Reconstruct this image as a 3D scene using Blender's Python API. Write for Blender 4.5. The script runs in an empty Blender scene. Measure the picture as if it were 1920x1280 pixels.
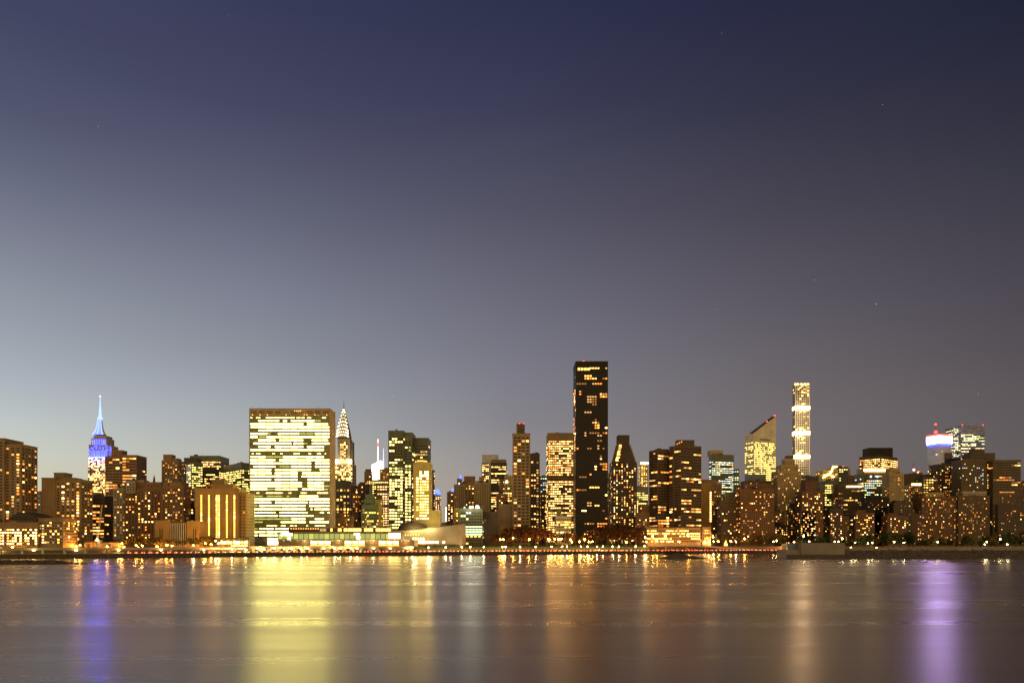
import bpy, math, random
from mathutils import Vector, Matrix
R = random.Random(7)
SC = bpy.context.scene
COL = SC.collection
rad = math.radians

# ------------------------------------------------------------------ camera
F, HY, CH = 1440.0, 1020.0, 12.3          # focal length in photo pixels, horizon row, eye height (m)
cd = bpy.data.cameras.new('camera'); cam = bpy.data.objects.new('camera', cd); COL.objects.link(cam)
cam.location = (0, 0, CH); cam.rotation_euler = (rad(90), 0, 0)
cd.sensor_width = 36; cd.lens = 36 * F / 1920; cd.shift_y = (HY - 640) / 1920
cd.clip_start = 1; cd.clip_end = 60000
SC.camera = cam
SC.view_settings.view_transform = 'Standard'; SC.view_settings.look = 'None'
SC.view_settings.exposure = 0; SC.view_settings.gamma = 1
SC.cycles.use_denoising = True
SC.cycles.max_bounces = 5; SC.cycles.glossy_bounces = 3; SC.cycles.diffuse_bounces = 2
SC.cycles.sample_clamp_indirect = 12

def lin(c):
    return tuple((v / 255 / 12.92) if v / 255 <= .04045 else ((v / 255 + .055) / 1.055) ** 2.4 for v in c)

# ------------------------------------------------------------------ world: dusk sky
W = bpy.data.worlds.new('World'); SC.world = W; W.use_nodes = True
nt = W.node_tree; N = nt.nodes; L = nt.links; N.clear()
def nd(t, **k):
    n = N.new(t)
    for a, b in k.items(): setattr(n, a, b)
    return n
def mth(op, a, b=None, c=None, clamp=False):
    n = nd('ShaderNodeMath', operation=op); n.use_clamp = clamp
    for i, v in enumerate((a, b, c)):
        if v is None: continue
        if isinstance(v, (int, float)): n.inputs[i].default_value = v
        else: L.new(v, n.inputs[i])
    return n.outputs[0]
tc = nd('ShaderNodeTexCoord'); sep = nd('ShaderNodeSeparateXYZ'); L.new(tc.outputs['Generated'], sep.inputs[0])
sx, sy, sz = sep.outputs
az = mth('ARCTAN2', sx, sy)                    # 0 = straight over the river, + to the right
el = mth('ARCSINE', sz)
SKY = {  # photo column -> [(row, rgb)]
 0:   [(1020,(214,200,162)),(900,(210,205,180)),(850,(204,207,193)),(790,(192,199,197)),(707,(172,179,188)),(640,(160,166,176)),(560,(146,152,164)),(400,(117,121,139)),(300,(99,103,125)),(200,(82,86,110)),(0,(66,69,97))],
 480: [(1020,(192,178,150)),(900,(188,183,167)),(850,(180,181,174)),(790,(168,173,175)),(725,(155,160,168)),(660,(140,145,155)),(560,(126,130,146)),(400,(99,102,121)),(300,(84,86,109)),(200,(70,72,98)),(0,(56,59,87))],
 960: [(1020,(170,152,140)),(900,(157,147,142)),(850,(147,142,142)),(790,(135,132,138)),(725,(128,127,137)),(660,(120,119,132)),(560,(107,106,121)),(400,(85,84,102)),(200,(61,62,87)),(0,(46,50,77))],
 1440:[(1020,(128,112,104)),(900,(120,108,104)),(850,(117,109,109)),(790,(115,109,111)),(725,(110,104,107)),(660,(104,99,105)),(560,(92,88,99)),(400,(74,71,84)),(200,(53,53,72)),(0,(40,42,66))],
 1910:[(1020,(104,92,88)),(900,(101,92,92)),(850,(99,93,93)),(790,(98,91,93)),(725,(94,88,91)),(660,(88,82,87)),(560,(79,74,83)),(400,(65,63,74)),(200,(48,48,64)),(0,(35,38,57))]}
fac_el = mth('MULTIPLY', el, 1 / rad(45), clamp=True)
prev = None; prev_az = None
for px in sorted(SKY):
    a = math.atan((px - 960) / F)
    cr = nd('ShaderNodeValToRGB'); cr.color_ramp.interpolation = 'B_SPLINE' if False else 'LINEAR'
    st = [(math.atan((HY - py) / F * math.cos(a)) / rad(45), lin(c)) for py, c in SKY[px]]
    els = cr.color_ramp.elements
    while len(els) < len(st): els.new(.5)
    for e, (p, c) in zip(els, st):
        pass
    for i, (p, c) in enumerate(st):
        els[i].position = max(0, p)
    for i, (p, c) in enumerate(st):
        els[i].color = (*c, 1)
    L.new(fac_el, cr.inputs[0])
    if prev is None: prev, prev_az = cr.outputs[0], a; continue
    mr = nd('ShaderNodeMapRange'); mr.interpolation_type = 'LINEAR'
    L.new(az, mr.inputs[0]); mr.inputs[1].default_value = prev_az; mr.inputs[2].default_value = a
    mx = nd('ShaderNodeMix', data_type='RGBA'); L.new(mr.outputs[0], mx.inputs[0])
    L.new(prev, mx.inputs[6]); L.new(cr.outputs[0], mx.inputs[7])
    prev, prev_az = mx.outputs[2], a
# the other half of the sky: a warm glow added low behind the viewer, as unseen city light on facades
back = mth('MULTIPLY', mth('SUBTRACT', mth('MULTIPLY', sy, -1), .05), 2.0, clamp=True)
lowb = nd('ShaderNodeValToRGB'); L.new(fac_el, lowb.inputs[0])
lowb.color_ramp.elements[0].color = (2.3, 1.55, .66, 1); lowb.color_ramp.elements[1].color = (.02, .02, .03, 1)
lowb.color_ramp.elements[1].position = .8
mx = nd('ShaderNodeMix', data_type='RGBA'); L.new(back, mx.inputs[0]); L.new(prev, mx.inputs[6]); L.new(lowb.outputs[0], mx.inputs[7])
bg = nd('ShaderNodeBackground'); out = nd('ShaderNodeOutputWorld')
L.new(mx.outputs[2], bg.inputs[0]); bg.inputs[1].default_value = 1.0; L.new(bg.outputs[0], out.inputs[0])

# the last afterglow: the sun is just below the left end of the skyline
sl = bpy.data.lights.new('sun', 'SUN'); so = bpy.data.objects.new('sun', sl); COL.objects.link(so)
sl.energy = .05; sl.angle = rad(12); sl.color = (1, .8, .6)
so.rotation_euler = (rad(87), 0, rad(180 + 50)); so.location = (-3000, 3000, 300)

# ------------------------------------------------------------------ materials
MATS = {}
def principled(name, col, rough=.7, metal=0., noise=.18, nscale=.08, spec=.3):
    if name in MATS: return MATS[name]
    m = bpy.data.materials.new(name); m.use_nodes = True; t = m.node_tree; b = t.nodes['Principled BSDF']
    b.inputs['Roughness'].default_value = rough; b.inputs['Metallic'].default_value = metal
    b.inputs['Specular IOR Level'].default_value = spec
    if noise:
        c = t.nodes.new('ShaderNodeTexCoord'); n = t.nodes.new('ShaderNodeTexNoise'); r = t.nodes.new('ShaderNodeValToRGB')
        t.links.new(c.outputs['Object'], n.inputs['Vector']); n.inputs['Scale'].default_value = nscale; n.inputs['Detail'].default_value = 6
        r.color_ramp.elements[0].position = .3; r.color_ramp.elements[1].position = .7
        r.color_ramp.elements[0].color = (*[v * (1 - noise) for v in col], 1); r.color_ramp.elements[1].color = (*[min(1, v * (1 + noise)) for v in col], 1)
        t.links.new(n.outputs['Fac'], r.inputs[0]); t.links.new(r.outputs[0], b.inputs['Base Color'])
    else: b.inputs['Base Color'].default_value = (*col, 1)
    MATS[name] = m; return m
def emis(name, col, s, sample='NONE'):
    if name in MATS: return MATS[name]
    m = bpy.data.materials.new(name); m.use_nodes = True; t = m.node_tree; b = t.nodes['Principled BSDF']
    b.inputs['Base Color'].default_value = (.05, .05, .05, 1); b.inputs['Roughness'].default_value = .4
    b.inputs['Emission Color'].default_value = (*col, 1); b.inputs['Emission Strength'].default_value = s
    m.cycles.emission_sampling = sample
    MATS[name] = m; return m
WALL = {k: principled('wall_' + k, c, **kw) for k, c, kw in [
 ('brown', (.25,.17,.09), {}), ('dimbrown', (.12,.08,.042), {}), ('dimbrick', (.15,.08,.038), {}), ('endtan', (.55,.42,.25), {}), ('dark', (.085,.062,.045), {}), ('black', (.022,.018,.015), dict(rough=.6, spec=.12)),  # darkened copies of brown and brick carry the weaker light at right
 ('brick', (.25,.14,.07), {}), ('tan', (.36,.26,.13), {}), ('orange', (.36,.22,.07), {}), ('stone', (.34,.28,.20), {}),
 ('pale', (.62,.55,.42), {}), ('concrete', (.42,.38,.32), {}), ('grey', (.20,.19,.18), {}), ('bluegrey', (.14,.16,.19), dict(rough=.4)),
 ('green', (.085,.09,.055), dict(rough=.35)), ('copper', (.24,.30,.19), {}), ('unglass', (.24,.25,.115), dict(rough=.6)),
 ('white', (.75,.72,.66), {}), ('buff', (.52,.42,.16), {}), ('gacon', (.30,.25,.19), {}), ('red', (.13,.065,.04), {}),
 ('duskglass', (.35,.36,.38), dict(rough=.25)), ('roof', (.05,.045,.04), {})]}
EM = {k: emis('glow_' + k, c, s) for k, c, s in [
 ('warm',(1,.42,.085),4.8),('hot',(1,.60,.17),11),('orange',(1,.23,.025),3.2),('gold',(1,.55,.08),5.5),('dimorange',(1,.38,.10),.55),
 ('dimgold',(1,.68,.22),.6),('green',(.80,1,.34),4),('cool',(.75,.92,1),3.0),('pink',(1,.50,.34),6),('white',(1,.80,.45),9),
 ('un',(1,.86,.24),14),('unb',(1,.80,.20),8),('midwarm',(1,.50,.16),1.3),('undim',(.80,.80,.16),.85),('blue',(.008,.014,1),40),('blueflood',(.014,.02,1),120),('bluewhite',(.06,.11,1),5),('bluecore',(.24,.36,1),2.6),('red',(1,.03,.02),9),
 ('violet',(.45,.35,1),3),('crown',(1,.72,.36),9),('limewall',(.8,.9,.2),.5),('pinkwhite',(1,.78,.66),8), ('lilac',(.80,.54,1),48),
 ('lampw',(1,.64,.20),70),('lampo',(1,.36,.025),240),('crownband',(1,.45,.12),15),('tail',(1,.035,.01),60),('head',(1,.80,.5),7),('citron',(1,.74,.16),7)]}
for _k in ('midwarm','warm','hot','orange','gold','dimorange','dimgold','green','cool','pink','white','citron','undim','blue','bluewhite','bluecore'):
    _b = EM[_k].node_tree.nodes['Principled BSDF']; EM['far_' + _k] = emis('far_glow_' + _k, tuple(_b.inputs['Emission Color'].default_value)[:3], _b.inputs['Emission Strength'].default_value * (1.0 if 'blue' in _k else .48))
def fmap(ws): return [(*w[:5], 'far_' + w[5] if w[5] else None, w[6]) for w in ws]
GLASS = principled('dark_glass', (.014,.013,.012), rough=.3, noise=0, spec=.2)
PAL = {'warm':[('warm',4),('orange',2),('gold',2),('dimorange',3),('midwarm',3),('hot',1)],
 'orange':[('orange',4),('warm',3),('dimorange',3),('midwarm',4),('hot',1)],
 'gold':[('gold',5),('warm',3),('dimgold',3),('midwarm',2),('hot',1)],
 'hot':[('hot',5),('warm',3),('dimorange',1)],
 'white':[('white',4),('warm',2),('dimgold',1)],
 'green':[('green',4),('citron',3),('undim',2)],
 'citron':[('citron',6),('hot',2),('undim',2)],
 'cool':[('cool',3),('green',2),('warm',1),('white',1)],
 'cool2':[('green',2),('white',3),('citron',1)],
 'pink':[('pink',3),('hot',3),('warm',1)],
 'mix':[('warm',4),('orange',2),('gold',2),('dimorange',4),('midwarm',4),('hot',1.5),('pink',.7),('green',.3),('cool',.25)],
 'dim':[('dimorange',5),('warm',2),('orange',1),('dimgold',2)], 'un':[('un',1)], 'blue':[('blue',2),('bluewhite',2)]}
def pick(p):
    w = PAL[p]; return R.choices([a for a, _ in w], [b for _, b in w])[0]

# ------------------------------------------------------------------ mesh helpers
def at(px, py, Y): return Vector(((px - 960) / F * Y, Y, CH + (HY - py) / F * Y))
def X(px, Y): return (px - 960) / F * Y
def Z(py, Y): return CH + (HY - py) / F * Y
class MB:
    def __init__(s): s.v = []; s.f = []; s.m = []
    def face(s, pts, m=0):
        n = len(s.v); s.v += [tuple(p) for p in pts]; s.f.append(tuple(range(n, n + len(pts)))); s.m.append(m); return s
    def hexa(s, b, t, m=0):                     # bottom and top loops
        n = len(s.v); k = len(b); s.v += [tuple(p) for p in b] + [tuple(p) for p in t]
        s.f.append(tuple(range(n + k - 1, n - 1, -1))); s.f.append(tuple(range(n + k, n + 2 * k)))
        for i in range(k):
            j = (i + 1) % k; s.f.append((n + i, n + j, n + k + j, n + k + i))
        s.m += [m] * (k + 2); return s
    def box(s, x0, x1, y0, y1, z0, z1, m=0):
        return s.hexa([(x0,y0,z0),(x1,y0,z0),(x1,y1,z0),(x0,y1,z0)], [(x0,y0,z1),(x1,y0,z1),(x1,y1,z1),(x0,y1,z1)], m)
    def obox(s, O, ux, uy, W, D, z0, z1, m=0, ins=0):
        a = O + ux * ins + uy * ins; W -= 2 * ins; D -= 2 * ins
        c = [a, a + ux * W, a + ux * W + uy * D, a + uy * D]
        return s.hexa([(p.x, p.y, z0) for p in c], [(p.x, p.y, z1) for p in c], m)
    def cyl(s, x, y, r0, r1, z0, z1, n=12, m=0, ph=0):
        a = [ph + 2 * math.pi * i / n for i in range(n)]
        return s.hexa([(x + r0 * math.cos(t), y + r0 * math.sin(t), z0) for t in a], [(x + r1 * math.cos(t), y + r1 * math.sin(t), z1) for t in a], m)
    def bar(s, p, q, r, m=0, n=5, r2=None):
        p = Vector(p); q = Vector(q); d = (q - p).normalized(); u = d.orthogonal().normalized(); w = d.cross(u); r2 = r if r2 is None else r2
        c = [(math.cos(2 * math.pi * i / n), math.sin(2 * math.pi * i / n)) for i in range(n)]
        return s.hexa([p + (u * a + w * b) * r for a, b in c], [q + (u * a + w * b) * r2 for a, b in c], m)
    def ball(s, x, y, z, r, m=0, n=8, k=5, sz=1):
        prev = None
        rings = [[(x + r * math.sin(math.pi * j / k) * math.cos(2 * math.pi * i / n), y + r * math.sin(math.pi * j / k) * math.sin(2 * math.pi * i / n), z + r * sz * math.cos(math.pi * j / k)) for i in range(n)] for j in range(k + 1)]
        for j in range(k):
            for i in range(n): s.face([rings[j][i], rings[j + 1][i], rings[j + 1][(i + 1) % n], rings[j][(i + 1) % n]], m)
        return s
    def build(s, name, mats, parent=None, off=None, smooth=False):
        if off is None: off = parent.location if parent is not None and parent.parent is None else (parent.parent.location if parent is not None else None)
        if off is None:
            xs = [v[0] for v in s.v]; ys = [v[1] for v in s.v]; zs = [v[2] for v in s.v]
            off = Vector(((min(xs) + max(xs)) / 2, (min(ys) + max(ys)) / 2, min(zs)))
        off = Vector(off)
        me = bpy.data.meshes.new(name)
        me.from_pydata([(a - off.x, b - off.y, c - off.z) for a, b, c in s.v], [], s.f)
        for m in (mats if isinstance(mats, (list, tuple)) else [mats]): me.materials.append(m)
        if any(s.m): me.polygons.foreach_set('material_index', s.m)
        if smooth: me.polygons.foreach_set('use_smooth', [True] * len(s.f))
        me.update()
        o = bpy.data.objects.new(name, me); COL.objects.link(o)
        if parent is not None: o.parent = parent
        else: o.location = off
        return o
def tag(o, label=None, cat=None, group=None, kind=None):
    if label: o['label'] = label
    if cat: o['category'] = cat
    if group: o['group'] = group
    if kind: o['kind'] = kind
    return o
def root(name, loc, label, cat, group=None):
    o = bpy.data.objects.new(name, None); COL.objects.link(o); o.location = loc; o.empty_display_size = 2
    return tag(o, label, cat, group)
def copy_tree(o, loc, label=None, rz=None, scale=None):
    def cp(a, par):
        c = a.copy(); COL.objects.link(c); c.parent = par
        for ch in KIDS.get(a.name, []): cp(ch, c)
        return c
    c = cp(o, None); c.location = loc
    if rz is not None: c.rotation_euler[2] = rz
    if scale: c.scale = (scale,) * 3
    if label: c['label'] = label
    return c
KIDS = {}
def index_kids(o):
    KIDS[o.name] = [c for c in bpy.data.objects if c.parent == o]
    for c in KIDS[o.name]: index_kids(c)
def light(par, loc, e, col, r=.5, name='light', spot=None):
    l = bpy.data.lights.new(name, 'POINT'); l.energy = e; l.color = col; l.shadow_soft_size = r
    o = bpy.data.objects.new(name, l); COL.objects.link(o); o.parent = par; o.location = Vector(loc) - (par.location if par else Vector())
    return o
UNITWIN = {}
def unitwin(k):                                  # one framed pane, 1 x 1, facing -y
    if k not in UNITWIN:
        me = bpy.data.meshes.new('window')
        me.from_pydata([(0,-.5,0),(1,-.5,0),(1,-.5,1),(0,-.5,1),(0,.5,0),(1,.5,0),(1,.5,1),(0,.5,1)], [], [(0,1,2,3),(1,5,6,2),(4,0,3,7),(3,2,6,7),(4,5,1,0)])
        me.materials.append(EM[k]); UNITWIN[k] = me
    return UNITWIN[k]

STY = dict(   # floor height, bay width, window width, window height, side margin, mode
 tiny=(2.55,2.3,1.5,1.1,.6,'rand'), res=(3.1,3.7,1.5,1.4,1.2,'rand'), res2=(3.2,3.2,1.3,1.45,1.0,'rand'), bal=(3.0,4.4,2.2,1.4,.8,'rand'), off=(3.9,3.2,2.5,1.6,1.0,'run'),
 rib=(4.0,4.6,4.2,1.6,.6,'run'), far=(4.2,3.8,2.6,1.7,1.0,'run'), farr=(4.0,4.4,2.1,1.8,1.2,'rand'), big=(4.6,5.4,3.8,2.2,1,'rand'),
 tall=(3.7,3.6,2.5,1.9,.8,'clump'), low=(3.2,2.9,1.4,1.3,.9,'rand'), grid=(4.6,4.8,2.4,2.4,.8,'rand'), offlow=(3.6,2.6,1.9,1.5,.8,'run'))

def face_windows(wins, O, u, W, z0, z1, sty, lit, pal, skip=None, grad=0):
    fh, bw, ww, wh, mg, mode = STY[sty]
    nb = max(1, int((W - 2 * mg + .01) / bw)); bwx = (W - 2 * mg) / nb; ww = min(ww, bwx * .92)
    nf = int((z1 - z0 - 1.0) / fh)
    clump = {}
    colw = [R.random() for _ in range(nb)]
    cl = []
    for r in range(nf):
        if mode == 'clump':
            cl = [c for c in cl if R.random() < .42]
            for _ in range(nb):
                if R.random() < lit / 4.2 * 1.0: cl.append((R.randrange(nb), R.choice((1,2,2,3,4)), pick(pal)))
            if R.random() < .18: cl = []
            lit_now = {}
            for a_, n_, c_ in cl:
                for q_ in range(a_, min(nb, a_ + n_)): lit_now[q_] = c_
        zz = z1 - 1.0 - (r + 1) * fh + (fh - wh) * .5
        on = R.random() < lit; rowp = min(1, max(0, lit * R.uniform(.55, 1.35)))
        c0 = R.random() < .5
        for b in range(nb):
            if mode == 'run':
                if R.random() < .30: on = R.random() < rowp
                l = on
            elif mode == 'clump':
                l = b in lit_now
            else: l = R.random() < lit * (.6 + .8 * colw[b])
            if skip and skip(r, b, nf, nb): l = False
            wins.append((O + u * (mg + b * bwx + (bwx - ww) / 2), u, zz, ww, wh, (lit_now[b] if mode == 'clump' and R.random() < .75 else pick(pal)) if l else None, nb))

def emit_windows(par, wins, cap=100):
    """up to `cap` lit windows as parts of their own, every other window of the building as one part"""
    litw = [w for w in wins if w[5]]; dark = [w for w in wins if not w[5]]
    litw.sort(key=lambda w: -(w[2] + R.random() * 30 + w[3] * w[4]))
    solo = litw[:cap]; rest = litw[cap:] + dark
    for O, u, z, w, h, k, _ in solo:
        o = bpy.data.objects.new('window', unitwin(k)); COL.objects.link(o); o.parent = par
        o.location = (O.x - par.location.x, O.y - par.location.y, z - par.location.z)
        o.rotation_euler = (0, 0, math.atan2(u.y, u.x)); o.scale = (w, .3, h)
    if rest:
        keys = sorted({w[5] or '' for w in rest}); mats = [EM[k] if k else GLASS for k in keys]
        mb = MB()
        for O, u, z, w, h, k, _ in rest:
            n = Vector((u.y, -u.x, 0)); a = O + n * .14; b = O - n * .05; i = keys.index(k or '')
            p = [a, a + u * w]; q = [b, b + u * w]
            s = len(mb.v)
            mb.v += [(p[0].x,p[0].y,z),(p[1].x,p[1].y,z),(p[1].x,p[1].y,z+h),(p[0].x,p[0].y,z+h),(q[0].x,q[0].y,z),(q[1].x,q[1].y,z),(q[1].x,q[1].y,z+h),(q[0].x,q[0].y,z+h)]
            mb.f += [(s,s+1,s+2,s+3),(s+1,s+5,s+6,s+2),(s+4,s,s+3,s+7),(s+3,s+2,s+6,s+7),(s+4,s+5,s+1,s)]; mb.m += [i] * 5
        o = mb.build('windows', mats, par); 
        if len(wins) > 100: o['kind'] = 'stuff'

GZ = 9.5                                         # level of the city behind the embankment
def frame(x0, x1, Y, D=None, xc=None, b=.35):
    """corner O, unit vectors along and into the block, width and depth"""
    if xc is None:
        a = at(x0, 0, Y); c = at(x1, 0, Y); Wd = c.x - a.x
        return Vector((a.x, Y, 0)), Vector((1,0,0)), Vector((0,1,0)), Wd, (D or max(14, min(45, Wd)))
    cx = (xc - 960) / F; u0 = (x0 - 960) / F; u1 = (x1 - 960) / F
    while math.sin(b) + u0 * math.cos(b) < .12: b += .02
    while b > .12 and math.cos(b) - u1 * math.sin(b) < .45: b -= .02
    t = Y * (u1 - cx) / (math.cos(b) - u1 * math.sin(b)); s = Y * (cx - u0) / (math.sin(b) + u0 * math.cos(b))
    return Vector((cx * Y, Y, 0)), Vector((math.cos(b), math.sin(b), 0)), Vector((-math.sin(b), math.cos(b), 0)), t, D or s
def V(x0, x1, top, Y, wall='brown', sty='res', lit=.25, pal='mix', **k):
    d = dict(x0=x0, x1=x1, top=top, Y=Y, wall=wall, sty=sty, lit=lit, pal=pal); d.update(k); return d
def volume(par, wins, v, name='wall'):
    O, u, w, Wd, D = frame(v['x0'], v['x1'], v['Y'], v.get('D'), v.get('xc'), v.get('b', .35))
    z1 = Z(v['top'], v['Y']); z0 = Z(v['bot'], v['Y']) if 'bot' in v else GZ - 1
    MB().obox(O, u, w, Wd, D, z0, z1).build(v.get('name', name), WALL[v['wall']], par)
    if v.get('roof', True):                      # parapet ring and deck
        mb = MB(); t = .5
        mb.obox(O - u * .25 - w * .25, u, w, Wd + .5, t, z1 + .003, z1 + 1.1); mb.obox(O - u * .25 + w * (D - t + .25), u, w, Wd + .5, t, z1 + .003, z1 + 1.1)
        mb.obox(O - u * .25 + w * (t - .25 + .003), u, w, t, D - 2 * t + .49, z1 + .003, z1 + 1.08); mb.obox(O + u * (Wd + .25 - t) + w * (t - .25 + .003), u, w, t, D - 2 * t + .49, z1 + .003, z1 + 1.08)
        mb.build('parapet', WALL[v['wall']], par)
    if v.get('sty') and v['lit'] is not None:
        zt = z1 - v.get('band', 1.0); zb = max(z0 + 1, GZ + 2)
        faces = [(O, u, Wd), (O + u * Wd, w, D), (O + w * D, -w, D)]
        for i, (P, d, l) in enumerate(faces):
            n = Vector((d.y, -d.x, 0)); mid = P + d * (l / 2)
            if n.dot(-mid) < 4 * 1 and n.dot(Vector((-mid.x, -mid.y, 0)).normalized()) < .02: continue
            if v.get('blank') and i in v['blank']: continue
            lt = v['lit'] if i == 0 else v.get('lit2', v['lit'] * (.8 if v.get('xc') else .5))
            face_windows(wins, P, d, l, zb, zt, v['sty'], lt, v['pal'], v.get('skip'))
    return O, u, w, Wd, D, z0, z1
def building(label, vols, cat='building', name='building', group=None, cap=None, tanks=0, beacons=(), clutter=True):
    v0 = vols[0]; Y = v0['Y']; r = root(name, (X((v0['x0'] + v0['x1']) / 2, Y), Y, GZ), label, cat, group)
    wins = []; gs = []
    for i, v in enumerate(vols):
        ww_ = []; gs.append(volume(r, ww_, v, 'wall' if i == 0 else v.get('name', 'wing')))
        if v.get('nodark'): ww_ = [w_ for w_ in ww_ if w_[5]]
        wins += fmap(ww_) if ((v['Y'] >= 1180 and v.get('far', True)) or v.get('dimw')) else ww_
    if cap is None: cap = 100 if Y < 1500 else 60
    emit_windows(r, wins, cap)
    O, u, w, Wd, D, z0, z1 = gs[0]
    if clutter and v0.get('roof', True) and Wd > 9 and D > 9:
        for k in range(R.randint(3, 6)):
            a = R.uniform(2, Wd * .6); b = R.uniform(2, D * .5); s = R.uniform(2, min(7, Wd * .35)); h = R.uniform(1.5, 4)
            MB().obox(O + u * a + w * b, u, w, s, s * .8, z1 + .01, z1 + h).build('bulkhead', WALL['roof' if R.random() < .5 else v0['wall']], r)
        if R.random() < .6:
            p = O + u * R.uniform(2, Wd - 2) + w * 4; MB().bar((p.x, p.y, z1), (p.x, p.y, z1 + R.uniform(4, 8)), .15).build('antenna', WALL['dark'], r)
    for k in range(tanks + (1 if clutter and v0['wall'] in ('brown','brick','dimbrown','dimbrick','tan') and v0['sty'] in ('low','res','res2') and R.random() < .5 else 0)):
        p = O + u * R.uniform(3, Wd - 3) + w * R.uniform(3, D * .6); mb = MB()
        for a, b in ((-1,-1),(1,-1),(1,1),(-1,1)): mb.bar((p.x + a, p.y + b, z1), (p.x + a, p.y + b, z1 + 2.6), .15)
        mb.cyl(p.x, p.y, 1.9, 1.9, z1 + 2.6, z1 + 5.6, 10); mb.cyl(p.x, p.y, 2.0, .1, z1 + 5.6, z1 + 6.9, 10); mb.build('water_tank', WALL['dark'], r)
    for px, py, *c in beacons:
        p = at(px, py, Y + 1); k = c[0] if c else 'red'; rr = c[1] if len(c) > 1 else .0006 * Y
        MB().bar((p.x, p.y, p.z - 4), (p.x, p.y, p.z), .12).ball(p.x, p.y, p.z, rr, 1).build('beacon', [WALL['dark'], EM[k]], r)
    return r, gs
ORD = ['first','second','third','fourth','fifth','sixth','seventh','eighth','ninth','tenth','eleventh','twelfth','thirteenth','fourteenth','fifteenth','sixteenth','seventeenth','eighteenth','nineteenth','twentieth','twenty-first','twenty-second','twenty-third','twenty-fourth','twenty-fifth','twenty-sixth','twenty-seventh','twenty-eighth','twenty-ninth','thirtieth','thirty-first','thirty-second','thirty-third','thirty-fourth','thirty-fifth','thirty-sixth','thirty-seventh','thirty-eighth','thirty-ninth','fortieth']

# ------------------------------------------------------------------ water, land, sea wall, road
def water_mat():
    m = bpy.data.materials.new('river_water'); m.use_nodes = True; t = m.node_tree; b = t.nodes['Principled BSDF']; l = t.links
    b.inputs['Base Color'].default_value = (.17, .10, .034, 1); b.inputs['IOR'].default_value = 1.5
    g = t.nodes.new('ShaderNodeNewGeometry'); s = t.nodes.new('ShaderNodeSeparateXYZ'); l.new(g.outputs['Position'], s.inputs[0])
    def M(op, a, b_=None, clamp=False):
        n = t.nodes.new('ShaderNodeMath'); n.operation = op; n.use_clamp = clamp
        for i, v in enumerate((a, b_)):
            if v is None: continue
            if isinstance(v, (int, float)): n.inputs[i].default_value = v
            else: l.new(v, n.inputs[i])
        return n.outputs[0]
    def noise(scx, scy, det=4, off=0):
        mp = t.nodes.new('ShaderNodeMapping'); l.new(g.outputs['Position'], mp.inputs[0]); mp.inputs['Scale'].default_value = (scx, scy, 1); mp.inputs['Location'].default_value = (off, off, 0)
        n = t.nodes.new('ShaderNodeTexNoise'); n.inputs['Scale'].default_value = 1; n.inputs['Detail'].default_value = det; l.new(mp.outputs[0], n.inputs[0]); return n.outputs['Fac']
    # calm lanes and ruffled lanes run across the river; it is calmest under the far bank
    lanes = noise(.0016, .035, 5); lanes2 = noise(.006, .22, 4, 40)
    calm = M('MULTIPLY', M('SUBTRACT', s.outputs[1], 380), 1 / 330, True)
    r = M('ADD', M('MULTIPLY', M('SUBTRACT', lanes, .5), .24), .285)
    r = M('ADD', r, M('MULTIPLY', M('SUBTRACT', lanes2, .5), .05))
    r = M('SUBTRACT', r, M('MULTIPLY', calm, .09))
    l.new(r, b.inputs['Roughness'])
    bp = t.nodes.new('ShaderNodeBump'); bp.inputs['Strength'].default_value = .12; bp.inputs['Distance'].default_value = .12
    l.new(M('ADD', noise(.05, .35, 5), M('MULTIPLY', noise(.5, 1.6, 3, 9), .25)), bp.inputs['Height']); l.new(bp.outputs[0], b.inputs['Normal'])
    return m
WM = water_mat()
mb = MB(); mb.face([(-9000,-1500,0),(9000,-1500,0),(9000,1600,0),(-9000,1600,0)])
tag(mb.build('water', WM), kind='structure')

WLP = [(-2200,1062),(-600,1052),(-60,1047.6),(0,1047),(240,1045.3),(500,1042.6),(700,1041.5),(960,1039.6),(1200,1038.2),(1440,1037.2),(1700,1036.4),(2000,1035.6),(3000,1034),(6000,1032)]
SH = [at(px, wl, CH * F / (wl - HY)) for px, wl in WLP]
def shoreY(x):
    for a, b in zip(SH, SH[1:]):
        if a.x <= x <= b.x: return a.y + (b.y - a.y) * (x - a.x) / (b.x - a.x)
    return SH[0].y if x < SH[0].x else SH[-1].y
def on(px, dY):                                   # the x of a photo column on the line dY behind the water's edge
    y = 900
    for _ in range(30): y = shoreY(X(px, y)) + dY
    return X(px, y), y
RZ = 3.9
xs = [SH[0].x + (SH[-1].x - SH[0].x) * i / 400 for i in range(401)]
def strip(name, d0, z0, d1, z1, mat, thick=None, x0=None, x1=None, kind='structure', parent=None):
    mb = MB(); pts = [x for x in xs if (x0 is None or x >= x0) and (x1 is None or x <= x1)]
    if x0 is not None: pts = [x0] + pts
    if x1 is not None: pts = pts + [x1]
    for a, b in zip(pts, pts[1:]):
        ya, yb = shoreY(a), shoreY(b)
        if b - a < .01: continue
        if thick: mb.hexa([(a,ya+d0,z0-thick),(b,yb+d0,z0-thick),(b,yb+d1,z1-thick),(a,ya+d1,z1-thick)], [(a,ya+d0,z0),(b,yb+d0,z0),(b,yb+d1,z1),(a,ya+d1,z1)])
        else: mb.face([(a,ya+d0,z0),(b,yb+d0,z0),(b,yb+d1,z1),(a,ya+d1,z1)])
    o = mb.build(name, mat, parent)
    if kind: o['kind'] = kind
    return o
ASPH = principled('asphalt', (.07,.065,.06), rough=.75, nscale=.3); WALLC = principled('sea_wall_stone', (.075,.062,.045), rough=.8, noise=.45, nscale=.5)
GRASS = principled('embankment_grass', (.13,.125,.05), rough=.9, noise=.4, nscale=.25); PAVE = principled('paving', (.22,.20,.17), rough=.8)
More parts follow.
